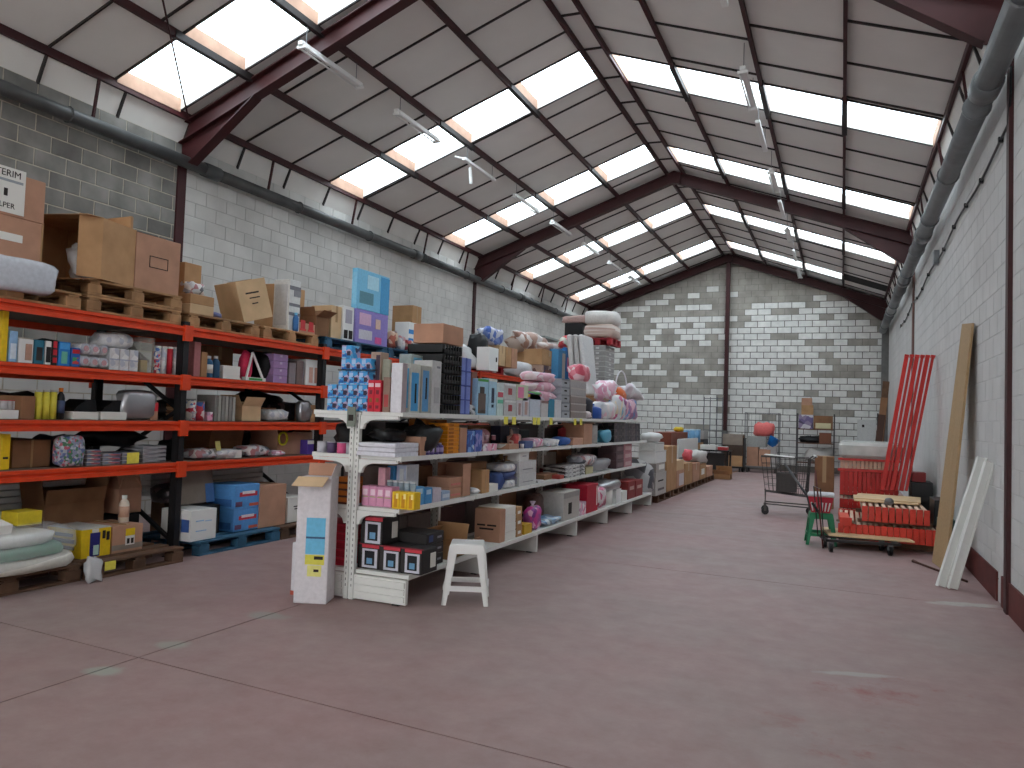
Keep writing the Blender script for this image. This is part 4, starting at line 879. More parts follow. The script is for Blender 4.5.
# ================================================================== WHITE GONDOLA SHELVING
GY = [5.2+1.38*i for i in range(7)]; GXC = -3.6; GE = GY[-1]
GZ = [.235, .735, 1.145, 1.495]
gon = thing('gondola_shelving', 'long white double sided gondola shelving down the middle of the hall', 'shelving', (0, 0, 0))
up = MB()
for dy in (0,):
    up.box(-.045, -.008, -.02, .02, 0, 1.49).box(.008, .045, -.02, .02, 0, 1.49).box(-.008, .008, -.006, .016, 0, 1.49)
ume = up.mesh('upright'); ume.materials.append(WSTEEL)
slot = MB()
for sx in (-.0265, .0265):
    z = .1
    while z < 1.46:
        slot.box(sx-.004, sx+.004, -.0212, -.0195, z, z+.02); z += .045
sme = slot.mesh('slot_row'); sme.materials.append(mat('slot_grey','8a8a88',.6))
for i, y in enumerate(GY):
    u = put('upright', ume, gon, (GXC, y, 0))
    tag(put('slot_row', sme, u), kind='stuff')
    for s in (-1, 1):
        b = MB().box(.05 if s > 0 else -.53, .53 if s > 0 else -.05, -.018, .018, .012, .20)
        if i == 0:
            for zz in (.03, .085, .14): b.box(.06 if s > 0 else -.52, .52 if s > 0 else -.06, -.032, -.016, zz, zz+.042)
        b.build('base_foot', WSTEEL, gon, False, (GXC, y, 0))
        MB().box(.44*s-.03, .44*s+.03, -.02, .02, 0, .012).build('foot_pad', BPLASTIC, gon, False, (GXC, y, 0))
for i in range(6):
    y0, y1 = GY[i], GY[i+1]
    for z0, z1 in ((.24, .72), (.74, 1.13), (1.15, 1.48)):
        if z0 == .24: MB().box(GXC-.03, GXC+.03, y0+.025, y1-.025, 1.44, 1.47).build('tie_bar', WSTEEL, gon)
    for s in (-1, 1):
        for k, z in enumerate(GZ):
            dep = .53 if k == 0 else .42
            a, b_ = (GXC+s*.05, GXC+s*dep)
            m = MB().box(min(a, b_), max(a, b_), y0+.006, y1-.006, z-.028, z).box(min(b_, b_+s*.008), max(b_, b_+s*.008), y0+.006, y1-.006, z-.034, z+.004)
            sh = m.build('shelf', WSTEEL, gon)
            if k: 
                for yy in ((y0+.012,) if i else (y0-.012, y0+.012)):
                    MB().prism([(GXC+s*.05, z-.03), (GXC+s*(dep-.02), z-.03), (GXC+s*(dep-.02), z-.055), (GXC+s*.17, z-.06), (GXC+s*.12, z-.075), (GXC+s*.09, z-.10), (GXC+s*.075, z-.14), (GXC+s*.05, z-.14)] if s > 0 else [(GXC+s*.05, z-.14), (GXC+s*.075, z-.14), (GXC+s*.09, z-.10), (GXC+s*.12, z-.075), (GXC+s*.17, z-.06), (GXC+s*(dep-.02), z-.055), (GXC+s*(dep-.02), z-.03), (GXC+s*.05, z-.03)], yy-.003, yy+.003).build('bracket', WSTEEL, sh)
            if k == 3 and s > 0:
                for px in {1: (506, 514), 2: (534.5, 538.5, 551), 3: (575, 581)}.get(i, ()):
                    yt = Yof(px, GXC+.43, z-.03)
                    if y0 < yt < y1: MB().box(GXC+.430, GXC+.433, yt-.05, yt+.05, z-.085, z-.005).build('price_tag', TAGY, sh)

GF = GXC+.40                             # front plane of goods on the upper shelves
GB = GXC+.50                             # front plane of goods on the base shelf
def gi(px0, px1, pyt, k, name, label, cat, m, parts=(), d=.28, X=None, shape=None, seed=1, group=None, dz=0, back=0, **kw):
    z = GZ[k]+.001+dz; X = (GB if k == 0 else GF) if X is None else X
    X -= back
    y0, y1 = Yof(px0, X, z), Yof(px1, X, z); h = kw.pop('h', None) or max(.03, Zof(pyt, X, (y0+y1)/2)-z)
    if shape == 'bag': return bag(name, label, cat, X-d/2, (y0+y1)/2, z, d, (y1-y0)*.98, h, m, seed, group, **kw)
    if shape == 'can': return can(name, label, cat, X-(y1-y0)/2, (y0+y1)/2, z, (y1-y0)/2*.97, h, m, kw.get('lid', WPLASTIC), group)
    if shape == 'bottle': return bottle(name, label, cat, X-(y1-y0)/2, (y0+y1)/2, z, (y1-y0)/2*.95, h, m, kw.get('lid', WPLASTIC), group, kw.get('wrap'))
    return box(name, label, cat, X-d, X, y0+.002, y1-.002, z, z+h, m, parts, group=group, ch=.003)

# ---- near end, base shelf: boxed speakers facing the end
YE = 5.26
def speaker_box(label, x0, x1, z0, z1, y0=YE, d=.26):
    o = box('speaker_box', label, 'box', x0, x1, y0, y0+d, z0, z1, DK, [('red_stripe', '-y', .2, 1, .88, 1, C('c83a48')), ('white_panel', '-y', .22, .92, .06, .84, C('c8c8d2')), ('speaker_picture', '-y', .34, .80, .16, .76, C('15151c')), ('blue_light_picture', '-y', .44, .70, .22, .46, C('6a9ac0')), ('label_sticker', '+x', .55, .85, .2, .8, PAPER), ('red_stripe', 'top', 0, 1, 0, .12, C('8a2a34'))], group='boxed speakers on the gondola end')
    return o
zt = Zof(547, -3.3, YE)
xs = [Xof(p, YE, .24) for p in (357.0, 378.6, 399.8, 421.0)]
for i in range(3): speaker_box('black boxed speaker with a blue light, %s of the bottom row' % ('leftmost', 'middle', 'rightmost')[i], xs[i]+.002, xs[i+1]-.002, .237, zt)
speaker_box('black boxed speaker with a blue light standing on top of the row', xs[0]+.02, xs[1]+.02, zt+.003, Zof(517, -3.5, YE))
for k in range(3):
    box('game_box', 'flat black appliance box, %s of the pile behind the speakers' % ('lowest', 'middle', 'topmost')[k], 'box', -3.50+.03*k, GB, 5.54, 5.83, .237+.092*k, .325+.092*k, DK, [('blue_picture', '+x', .12, .35, .2, .8, C('3a4a78')), ('white_print', '+x', .6, .85, .4, .6, C('8a8a92'))], group='flat black boxes')
open_carton('carton', 'open carton with a raised flap beside the white plastic stool', GB-.17, 6.12, GZ[0]+.001, .32, .34, .12, CARD, (60, 160, None, 105))
yc = Yof(499.5, GB, .24)
box('carton', 'plain brown carton with two printed lines right of the stool', 'carton', Xof(474, yc, .24), GB, yc, yc+.13, GZ[0]+.001, Zof(510, GB, yc), CARD_P, [('printed_line', '-y', .1, .42, .48, .53, INK), ('printed_line', '-y', .5, .85, .48, .53, INK), ('printed_line', '-y', .2, .75, .37, .42, INK), TP])
for k in range(4):
    z = GZ[0]+.001+.085*k; y0, y1 = Yof(505, GB, z), Yof(516, GB, z)
    box('paper_ream', 'white paper ream, %s of the pile beside the brown carton' % ('lowest', 'second', 'third', 'topmost')[k], 'paper', GB-.3, GB, y0, y1-.01, z, z+.083, PAPER, group='pile of paper reams')
for k in range(3):
    z = GZ[0]+.001+.105*k; y0, y1 = Yof(516.5, GB, z), Yof(522, GB, z)
    box('small_carton', 'small brown carton, %s of the pile by the paper reams' % ('lowest', 'middle', 'topmost')[k], 'carton', GB-.25, GB, y0, y1, z, z+.103, CARD, [('paper_label', '+x', .2, .7, .3, .6, PAPER)], group='small cartons pile')
gi(524, 532, 524, 0, 'yellow_box', 'little yellow box on the base shelf next to the flame pack', 'box', C('c8a030'), d=.15)
gi(525, 531, 513, 0, 'flame_pack', 'dark pack with an orange flame picture above the little yellow box', 'pack', C('3a2018'), [('flame_picture', '+x', .2, .9, .3, .8, C('e8a020'))], d=.12, back=.16)
gi(533, 543, 507, 0, 'toy_bag', 'magenta toy bag standing on the base shelf', 'bag', PAT('magbag', ['c83a90', '7a3a88', 'e0a8c8', '9a4a98'], 18), shape='bag', d=.15, seed=101, knot=C('c8b8c8'))
gi(534, 546, 494, 0, 'bag', 'brown paper bag behind the magenta toy bag', 'bag', PAT('brownbag', ['5a3c34', '7a5648', '4a302a'], 12), shape='bag', d=.2, back=.22, seed=102)
gi(546, 565, 518, 0, 'bag', 'clear plastic bag with pale blue goods over the shelf edge', 'bag', PAT('blueclear', ['a8c4dc', '7aa0c8', 'd8e0e8', '8a94a0'], 12), shape='bag', d=.3, seed=103, lump=.25)
gi(548, 566, 497, 0, 'bag', 'dark grey plastic bag behind the clear one on the base shelf', 'bag', GREYP, shape='bag', d=.2, back=.25, seed=104)
gi(563, 579, 491, 0, 'grey_box', 'large pale grey storage box on the base shelf', 'box', C('b8b4ae'), [('lid', '+x', 0, 1, .78, .97, C('a09c98')), ('slot', '+x', .3, .5, .2, .6, INK)], d=.3)
gi(580, 586, 502, 0, 'pack', 'low mixed pack between the grey storage box and the red binder box', 'pack', PINKP, d=.2)
gi(575, 583.5, 484, 0, 'red_box', 'dark red box behind the low mixed pack', 'box', C('8a1a28'), d=.2, back=.22)
gi(586.5, 597.5, 484, 0, 'red_box', 'bright crimson box with a white strip on the base shelf', 'box', C('b01c34'), [('white_strip', '+x', .86, .93, .2, .9, PAPER)], d=.3)
gi(598, 609, 487, 0, 'bag', 'pink floral printed bag beside the crimson box', 'bag', PAT('pinkfloral', ['c85880', 'e8b8c4', 'a83a58', 'd8d0d0'], 12), shape='bag', d=.3, seed=105)
gi(606, 624, 477, 0, 'silver_bag', 'shiny silver foil bag on top of goods near the gondola far end', 'bag', SILVER, shape='bag', d=.3, seed=106, dz=.19, h=.16, back=.0)
gi(609, 615.5, 490, 0, 'roll', 'white paper roll under the silver bag', 'roll', PAPER, shape='can', lid=PAPER)
gi(616, 621, 489, 0, 'pack', 'white boxed pack by the paper roll', 'pack', WPLASTIC, d=.3)
gi(621.5, 627, 491, 0, 'pack', 'smaller white boxed pack near the dark red cartons', 'pack', PAPER, d=.3)
for k in range(2): gi(628+k*7.5, 635+k*7.5, 481-k, 0, 'red_carton', ('dark red carton on the base shelf towards the gondola far end', 'last dark red carton at the gondola far end')[k], 'carton', C('8a3030'), [('white_print', '+x', .2, .8, .5, .7, C('c8a8a0'))], d=.3)

# ---- second shelf (z .74)
z = GZ[1]+.001
xs = [Xof(p, 5.28, z) for p in (361, 368.5, 376, 383.5, 391)]; ztp = Zof(486, -3.5, 5.28)
for i in range(4): box('pink_box', 'pink cosmetics box, %s of the row at the gondola end' % ('first', 'second', 'third', 'fourth')[i], 'box', xs[i]+.001, xs[i+1]-.001, 5.28, 5.40, z, ztp, C('d898b8'), [('white_print', '-y', .2, .8, .55, .85, C('ead0dc')), ('green_print', '-y', .1, .9, .44, .49, C('a8a878'))], group='pink cosmetics boxes')
xs = [Xof(p, 5.24, z) for p in (391.5, 399, 406.5, 414)]; ztp = Zof(491, -3.3, 5.24)
for i in range(3): box('yellow_box', 'yellow printed box, %s of the three at the gondola end' % ('first', 'second', 'third')[i], 'box', xs[i]+.001, xs[i+1]-.001, 5.24, 5.34, z, ztp, C('e0b820'), [('orange_print', '-y', .3, .7, .1, .8, C('c88a18')), ('white_print', '-y', .55, .85, .6, .9, C('f0e098'))], group='yellow printed boxes')
gi(413.5, 424, 487, 1, 'blue_box', 'sky blue printed box just behind the yellow ones', 'box', C('5a9ed0'), [('white_print', '+x', .2, .8, .6, .9, C('b8d4e8'))], d=.14)
gi(424.5, 432, 488, 1, 'blue_box', 'second sky blue box beside the first one', 'box', C('4a90c8'), [('white_print', '+x', .2, .8, .6, .9, C('b8d4e8'))], d=.14)
gi(432.5, 441, 488, 1, 'white_box', 'white lilac box between the sky blue and pale blue boxes', 'box', C('c8c0cc'), d=.14)
gi(441.5, 450, 491, 1, 'pale_blue_box', 'pale blue and white box before the brown cartons', 'box', C('9ab0cc'), [('white_print', '+x', .1, .9, .3, .7, C('c8d4e0'))], d=.14)
box('pink_tube', 'tall pink carton tube behind the pink cosmetics boxes', 'box', -3.53, -3.46, 5.44, 5.52, z, z+.30, C('e0a8b4'))
for i in range(5): can('clear_jar', 'small clear jar behind the pink boxes, %s from the aisle' % ('fifth', 'fourth', 'third', 'second', 'first')[i], 'jar', -3.43+.055*i, 5.47, z, .024, .2, C('9aaab4', .2), C('c8ccd0'), 'small clear jars')
box('blue_tall_box', 'tall blue box between the clear jars and the dotted box', 'box', -3.52, -3.45, 5.56, 5.66, z, Zof(466, -3.48, 5.56), C('4a94cc'))
box('dotted_box', 'pale box with a single black dot on its front', 'box', -3.44, -3.345, 5.58, 5.78, z, Zof(465, -3.38, 5.6), C('a8b0c4'), [('black_dot', '-y', .45, .62, .55, .68, INK), ('pale_print', '-y', .35, .75, .1, .9, C('c4c6c8')), ('white_side', '+x', 0, 1, 0, 1, C('d8dadc'))])
for k in range(2):
    zz = z+.095*k; y0, y1 = Yof(451, GF, z), Yof(465, GF, z)
    box('low_carton', ('lower low carton with red tape behind the pale blue box', 'upper low carton behind the pale blue box')[k], 'carton', GF-.25, GF-.02, y0, y1-.01, zz, zz+.093, CARD_P, [('red_tape', '+x', .1, .8, .25, .45, C('c87870'))], group='low cartons')
open_carton('carton', 'open fronted carton standing upright on the second shelf', GF-.14, Yof(471, GF, z)-.01, z+.155, .27, .30, .16, CARD_P, (None, None, None, None), (PI/2, 0, 0))
gi(475.5, 481, 488, 1, 'bag', 'white tissue pack beside the open fronted carton', 'pack', WPACK, shape='bag', d=.2, seed=111)
gi(481.5, 489, 470, 1, 'tall_carton', 'tall brown carton on the second shelf', 'carton', CARD, [('tape', '+x', .45, .55, 0, 1, TAPE)], d=.22)
box('flat_carton', 'wide dark carton at the back behind the tall brown carton', 'carton', GXC+.03, GXC+.2, Yof(462, GF-.2, z), Yof(486, GF-.2, z), z, z+.28, CARD_D)
gi(489.5, 498, 484, 1, 'white_box', 'white box with a black top piece on the second shelf', 'box', PAPER, d=.2)
gi(490, 498, 470, 1, 'black_case', 'black case standing behind the white box on the second shelf', 'case', BPLASTIC, d=.12, back=.21)
gi(498.5, 505, 473, 1, 'blue_pack', 'dark blue fabric pack on the second shelf', 'pack', C('3a5088'), shape='bag', d=.25, seed=112, e=.4)
for k in range(3): gi(506, 517.5, 483-k*7, 1, 'linen_pack', 'folded linen pack, %s of the pile on the second shelf' % ('lowest', 'middle', 'topmost')[k], 'linen', (WPACK, C('3a4878'), WPACK)[k], shape='bag', d=.28, seed=113+k, e=.45, lump=.08, dz=.085*k, h=.09)
for k in range(2): gi(519, 536, 478-k*10, 1, 'white_box', ('lower grey white box of the stack on the second shelf', 'upper grey white box of the stack on the second shelf')[k], 'box', C('c8c8c8'), [('side_print', '-y', .1, .9, .2, .8, C('a8a8b8')), ('printed_line', '+x', .2, .8, .3, .36, C('8a8a90'))], d=.26, dz=(0, .137)[k], h=.135)
gi(519.5, 529, 458, 1, 'white_box', 'small white box crowning the stack on the second shelf', 'box', WPLASTIC, [('printed_line', '+x', .3, .7, .4, .5, C('a8a8b0'))], d=.2, dz=.274, h=.12)
bag('basket_goods', 'brown knitted bundle behind the linen packs on the second shelf', 'bundle', GXC+.2, Yof(508, GF-.2, z), z+.2, .25, .35, .16, PAT('knit', ['8a6a4a', '4a3a30', 'b8986a'], 22), 117)
gi(538, 544, 482, 1, 'flat_pack', 'flat white pack lying on the second shelf', 'pack', WPACK, d=.28)
gi(544, 559, 474, 1, 'brown_box', 'long brown box behind the flat white pack', 'box', CARD_D, [('lid', 'top', 0, 1, 0, 1, CARD_P)], d=.2, back=.10)
gi(559.5, 564, 475, 1, 'red_pack', 'small red pack after the long brown box', 'pack', C('a84840'), d=.2)
gi(550, 562, 468, 1, 'red_tray', 'shallow red tray at the back of the second shelf', 'tray', C('8a2434'), d=.15, back=.24)
for k in range(3): gi(565, 585, 472-k*3.5, 1, 'black_pack', 'flat black and white pack, %s of its pile on the second shelf' % ('lowest', 'middle', 'topmost')[k], 'pack', PAT('bwpack', ['b8b8b8', '2a2a2a', '8a8a8c', 'd0d0d0'], 12, .4, (1, 1, 5)), d=.3, dz=.05*k, h=.048)
gi(583, 600, 458, 1, 'grey_bag', 'large grey wrapped bundle on the second shelf', 'bundle', GREYP, shape='bag', d=.3, seed=118, lump=.1, dz=.10, h=.16)
gi(586, 593, 467, 1, 'pack', 'yellowish pack under the grey wrapped bundle', 'pack', C('b8b08a'), d=.25)
gi(594, 613, 459, 1, 'grey_bag', 'pale grey wrapped bundle leaning towards the pink boxes', 'bundle', C('9a9a9e', .35), shape='bag', d=.28, seed=119, lump=.12)
for k in range(3):
    for j in range(2):
        gi(616+j*8, 623.7+j*8, 462.5-k*7.2, 1, 'pink_carton', '%s pinkish carton of the %s column near the gondola far end' % (('bottom', 'middle', 'top')[k], ('darker', 'paler')[j]), 'carton', (C('5a4448'), C('b07880'))[j], [('white_print', '+x', .15, .85, .2, .7, (C('7a6468'), C('c8a8a8'))[j])], d=.3, dz=.125*k, h=.123, group='pinkish cartons')

# ---- third shelf (z 1.15)
z = GZ[2]+.001
for k in range(3): box('white_flat_box', 'flat white box, %s of the pile at the gondola end' % ('lowest', 'middle', 'topmost')[k], 'box', -3.56+.01*k, -3.20, 5.16, 5.52, z+.036*k, z+.034+.036*k, C('d8d8e2'), group='flat white boxes')
for i in range(3): bag('bag', ('black crumpled bag on the flat white boxes', 'black bag with a shiny buckle on the third shelf', 'dark bag with straps behind the flat white boxes')[i], 'bag', (-3.42, -3.3, -3.42)[i], (5.4, 5.76, 6.05)[i], (z+.11, z, z)[i], .24, .3, (.1, .24, .27)[i], BPLASTIC, 120+i, lump=.25)
gi(420, 426, 437, 2, 'carton', 'brown carton beside the black bags on the third shelf', 'carton', CARD_P, d=.25)
for i in range(4): gi(427+i*4.6, 431.2+i*4.6, 443, 2, 'purple_bottle', 'small purple bottle, %s of the row on the third shelf' % ('first', 'second', 'third', 'fourth')[i], 'bottle', C('5a4a88'), shape='bottle', lid=C('b8b0c4'), wrap=C('a898c4'), group='purple bottles')
for k in range(8):
    zz = z+.034*k; y0, y1 = Yof(447, GF, z), Yof(458.5, GF, z)
    box('orange_box', 'flat orange box, number %s upward in the front pile on the third shelf' % ('one', 'two', 'three', 'four', 'five', 'six', 'seven', 'eight')[k], 'box', GF-.2, GF, y0, y1, zz, zz+.032, C('d88a1c'), [('dark_print', '+x', .1, .5, .2, .8, C('a8641a'))], group='front pile of orange boxes')
for k in range(4): box('orange_box', 'darker orange carton, %s of the pile behind the purple bottles' % ('lowest', 'second', 'third', 'topmost')[k], 'box', GXC+.02, GXC+.2, Yof(425, GF-.2, z), Yof(446, GF-.2, z), z+.075*k, z+.073+.075*k, C('a8641e'), group='back pile of orange boxes')
gi(459.5, 466.5, 428, 2, 'carton', 'brown carton right beside the orange boxes', 'carton', CARD_P, d=.25)
for i in range(2): gi(467+i*7.6, 474.3+i*7.6, 431-i, 2, 'blue_box', ('blue and white patterned box on the third shelf', 'darker blue patterned box next to the first one')[i], 'box', (PAT('bw1', ['3a6ab8', '7aa8dc', 'd0dcec', '2a4f98'], 20), PAT('bw2', ['2f4fa0', '4a6ab8', '8a8ac8'], 20))[i], d=.2)
gi(480, 492, 430, 2, 'plush_bag', 'pinkish white plush toy bag on the third shelf', 'bag', PAT('plush', ['c8a8ac', 'd8c8c8', '8a5a60', 'b88088'], 14), shape='bag', d=.2, seed=130, back=.1)
gi(483, 497, 444, 2, 'pack', 'low pinkish pack on the third shelf edge', 'pack', PINKP, d=.15)
o = MB().lathe([(.06, 0), (.11, .05), (.115, .055), (.09, .05), (.05, .012)], 16).build('bowl', WPLASTIC, None, True, (GF-.12, Yof(503, GF-.1, z), z)); tag(o, 'white bowl near the edge of the third shelf', 'bowl')
gi(509, 519, 444, 2, 'low_carton', 'low tan carton after the white bowl', 'carton', CARD_P, d=.2)
for i in range(3): gi(500+i*10, 509+i*10, 426+i*2, 2, 'dark_pack', ('dark blue pack at the back of the third shelf', 'grey and skin toned doll pack at the back of the third shelf', 'dark green pack at the back of the third shelf')[i], 'pack', (C('2a2f40'), PAT('doll', ['b89080', '5a5058', 'c8a89a', '3a3a42'], 14), C('2f3f3f'))[i], d=.12, back=.24)
gi(515, 523, 434, 2, 'doll', 'red dressed doll pack leaning on the third shelf', 'toy', PAT('reddoll', ['c84848', 'd8b0a0', 'a83a3a'], 12), shape='bag', d=.12, seed=131, back=.08)
gi(525, 533, 441, 2, 'blue_pack', 'small navy pack before the pink ones on the third shelf', 'pack', C('4a5a88'), d=.15)
gi(533.5, 546, 438, 2, 'pink_pack', 'crumpled pink bag on the third shelf', 'bag', PINKP, shape='bag', d=.2, seed=132)
gi(546.5, 562, 439, 2, 'white_pack', 'crumpled white bag on the third shelf', 'bag', WPACK, shape='bag', d=.2, seed=133)
gi(563, 572, 437, 2, 'blue_bag', 'bright blue bag on the third shelf', 'bag', C('3a62a8'), shape='bag', d=.2, seed=134)
gi(564, 573, 427, 2, 'red_bag', 'dark red bag at the back of the third shelf', 'bag', C('a02c34'), shape='bag', d=.12, back=.25, seed=135)
gi(573, 583, 438, 2, 'peach_pack', 'peach coloured pack beside the bright blue bag', 'pack', C('c89880'), d=.2)
gi(583.5, 592, 424, 2, 'carton', 'tall tan carton towards the far end of the third shelf', 'carton', CARD_P, d=.3)
gi(592.5, 602, 424, 2, 'jar', 'large clear jar with a dark lid on the third shelf', 'jar', C('a8a4a0', .2), shape='can', lid=BPLASTIC)
gi(604, 613, 430, 2, 'blue_pouch', 'turquoise pouch hanging over the third shelf', 'pouch', C('5aa8c4', .4), shape='bag', d=.15, seed=136)
for k in range(3): gi(614, 640, 436-k*5, 2, 'dark_stack', 'dark printed tray, %s of the stack at the far end' % ('lowest', 'middle', 'topmost')[k], 'tray', DARKP, d=.3, dz=.1*k, h=.098)

# ---- top shelf (z 1.50): end pile of blue camera boxes, facing the end
z = GZ[3]+.001
CAMB = PAT('camera_box_print', ['3fa0dc', '58b4e6', '2f86c8', '8fcdee', 'b8a8c8', '4a4a78', '6fc0ea'], 26)
YE = 5.20
rows = [(345, 359.5, 346, 376), (359.7, 367, 355, 376)]
za, zb_ = Zof(376, -3.75, YE), Zof(347, -3.75, YE)
cols = [Xof(p, YE, z) for p in (326.5, 336.8, 347.0, 357.2, 367)]
hh = (Zof(371, -3.75, YE)-z)/3
n = 0
for c in range(4):
    top = 2 if c == 0 else (5 if c == 1 else (4 if c == 2 else 4))
    for k in range(top):
        n += 1
        box('toy_camera_box', 'blue toy camera box, %s from the bottom in the %s stack of the gondola end' % (('first', 'second', 'third', 'fourth', 'fifth')[k], ('outermost', 'second', 'third', 'innermost')[c]), 'box', cols[c]+.001, cols[c+1]-.001, YE+(.03 if k > 2 else 0), YE+.16, z+hh*k, z+hh*(k+1)-.002, CAMB, [('camera_picture', '-y', .55, .9, .2, .55, C('3a3048')), ('white_print', '-y', .05, .45, .55, .9, C('a8c8e8')), ('blue_print', '-y', .1, .5, .1, .3, C('2468b8'))], group='blue toy camera boxes')
box('black_strip', 'thin black rod lying across the blue camera boxes', 'rod', cols[1], Xof(376, YE-.01, z), YE-.012, YE-.002, Zof(370.5, -3.75, YE), Zof(369.3, -3.75, YE), BPLASTIC)
xs = [Xof(p, YE, z) for p in (368.2, 374.8, 381.5)]
for i in range(2): box('red_box', ('red box with heart pictures, the outer of the two', 'red box with heart pictures, the inner of the two')[i], 'box', xs[i]+.001, xs[i+1]-.001, YE-.02, YE+.08, z, Zof(380, -3.5, YE), C('c8283c'), [('white_print', '-y', .1, .9, .78, .9, C('e8c8cc')), ('heart_print', '-y', .3, .7, .55, .68, C('7a2030')), ('heart_print', '-y', .3, .7, .3, .43, C('8a5a30')), ('heart_print', '-y', .3, .7, .1, .2, C('7a2030'))], group='red heart boxes')
box('tan_box', 'tan picture box behind the red heart boxes', 'box', Xof(370, 5.32, z), Xof(380, 5.32, z), 5.30, 5.42, z, Zof(352, -3.5, 5.3), C('a88f80'), [('dark_print', '-y', .55, .95, .5, .95, C('4a3a48'))])
box('brown_picture_box', 'brown box with a flower picture beside the red heart boxes', 'box', Xof(382, YE, z), Xof(389, YE, z), YE, YE+.1, z, Zof(377, -3.4, YE), C('8f7468'), [('picture', '-y', .2, .8, .15, .5, C('b04a4a'))])
box('grey_board', 'greyish green board behind the tall white box', 'board', Xof(381, 5.36, z), Xof(390, 5.36, z), 5.33, 5.36, z, Zof(359, -3.4, 5.3), C('9a9c8c'))
box('white_tall_box', 'tall plain white box at the front corner of the top shelf', 'box', Xof(389.8, YE, z), Xof(401, YE, z), YE, YE+.07, z, Zof(363, -3.3, YE), C('dcdce2'), [('grey_side', '+x', .0, 1, 0, 1, C('a89ca0'))])
gi(409, 419.5, 364, 3, 'blue_lamp_box', 'tall white edged blue box with a lamp picture on the top shelf', 'box', C('c4c4bc'), [('blue_picture', '+x', .12, .8, .04, .82, C('4aa0d8')), ('lamp_picture', '+x', .45, .6, .2, .6, INK), ('blue_picture', '-y', .2, .9, .1, .9, C('5ab0dc'))], d=.16)
gi(420.5, 430, 366, 3, 'blue_lamp_box', 'second tall blue lamp box just behind the first', 'box', C('a8a8a0'), [('blue_picture', '+x', .1, .75, .04, .9, C('5a94c4')), ('lamp_picture', '+x', .4, .55, .3, .75, INK)], d=.16)
gi(409, 421, 355, 3, 'blue_lamp_box', 'taller pale box peeping over the blue lamp boxes', 'box', C('a8b4b4'), [('blue_picture', '+x', .2, .9, .75, .95, C('6ab4d8'))], d=.12, back=.2)
gi(430.5, 440, 361, 3, 'grey_appliance_box', 'tall pale grey appliance box before the black crates', 'box', C('c0c0c0'), [('printed_line', '+x', .5, .85, .86, .9, C('7a7a80')), ('embossed_print', '+x', .3, .8, .2, .5, C('acacae'))], d=.18)
for k in range(7):
    y0, y1 = Yof(441, GF, z), Yof(460, GF, z); h = (Zof(343, GF, y0)-z)/7; zz = z+h*k
    o = MB().box(GF-.36, GF, y0, y1, zz, zz+.012).box(GF-.36, GF, y0, y0+.015, zz, zz+h-.006).box(GF-.36, GF, y1-.015, y1, zz, zz+h-.006).box(GF-.36, GF-.35, y0, y1, zz, zz+h-.006).box(GF-.012, GF, y0, y1, zz, zz+h*.45)
    for j in range(7): o.box(GF-.008, GF+.003, y0+(y1-y0)*(j+.5)/7-.012, y0+(y1-y0)*(j+.5)/7+.012, zz, zz+h-.006)
    o = o.build('crate', BPLASTIC); tag(o, 'black plastic crate, %s from the bottom of the tall stack' % ('first', 'second', 'third', 'fourth', 'fifth', 'sixth', 'seventh')[k], 'crate', 'tall stack of black crates')
zz = z+h*7+.002
box('carton', 'long pinkish carton lying on top of the black crates', 'carton', GF-.3, GF, Yof(443, GF, zz), Yof(463, GF, zz), zz, zz+.17, CARD_P, [TP])
for k in range(4):
    y0, y1 = Yof(461, GF, z), Yof(470.5, GF, z); h = (Zof(357, GF, y0)-z)/4
    box('blue_blanket_box', 'blue violet box, %s of the stack beside the black crates' % ('lowest', 'second', 'third', 'topmost')[k], 'box', GF-.2, GF-.01, y0, y1, z+h*k, z+h*(k+1)-.002, C('7a8acc'), [('band', '+x', .4, .55, 0, 1, C('4a5aa8')), ('edge_line', '+x', 0, 1, 0, .08, C('3a4a98'))], group='blue violet boxes')
gi(470.5, 476, 372, 3, 'brown_box', 'narrow rust brown box behind the iron box', 'box', C('8a5a4a'), d=.2, back=.06)
y0 = Yof(471, GF, z)
bag('crumpled_foil', 'crumpled black and white wrapper at the shelf edge', 'wrapper', GF-.08, Yof(470, GF-.06, z), z, .14, .3, .1, PAT('wrap', ['d0d0d0', '3a3a3a', 'a0a0a4'], 22), 141, lump=.4)
gi(477, 487.5, 379, 3, 'iron_box', 'appliance box with a steam iron picture and a green stripe', 'box', C('9ac0d8'), [('green_stripe', '+x', 0, 1, .93, 1, C('5aa858')), ('iron_picture', '+x', .05, .75, .05, .6, C('6a5c54')), ('iron_picture', '+x', .2, .6, .6, .78, C('4a4440'))], d=.26)
gi(488, 496, 379, 3, 'appliance_box', 'pale blue appliance box with a black tool picture', 'box', C('a8cce0'), [('white_stripe', '+x', 0, 1, .93, 1, C('e0e4dc')), ('tool_picture', '+x', .35, .65, .35, .75, C('3a4458')), ('dot_picture', '+x', .4, .6, .22, .3, C('2a3a58'))], d=.26)
gi(496.5, 503, 391, 3, 'toy_box', 'green and white toy box between the appliance boxes', 'box', C('c8dcd8'), [('red_print', '+x', .1, .9, .75, .95, C('c85868')), ('green_print', '+x', .1, .9, .5, .65, C('6ac0a0'))], d=.26)
for k in range(2): gi(503.5, 516, 0, 3, 'grey_toy_box', ('lower grey box with a red round picture on the top shelf', 'upper grey box with a red round picture on the top shelf')[k], 'box', C('c0c0c0'), [('red_picture', '+x', .35, .65, .3, .7, C('a84a50')), ('pale_print', '+x', .05, .95, .85, .97, C('dcdcdc'))], d=.26, dz=(0, .172)[k], h=.17)
gi(516.5, 522, 400, 3, 'doll_box', 'white doll box after the grey picture boxes', 'box', C('d0ccd0'), [('doll_picture', '+x', .3, .7, .1, .8, C('a88888'))], d=.2)
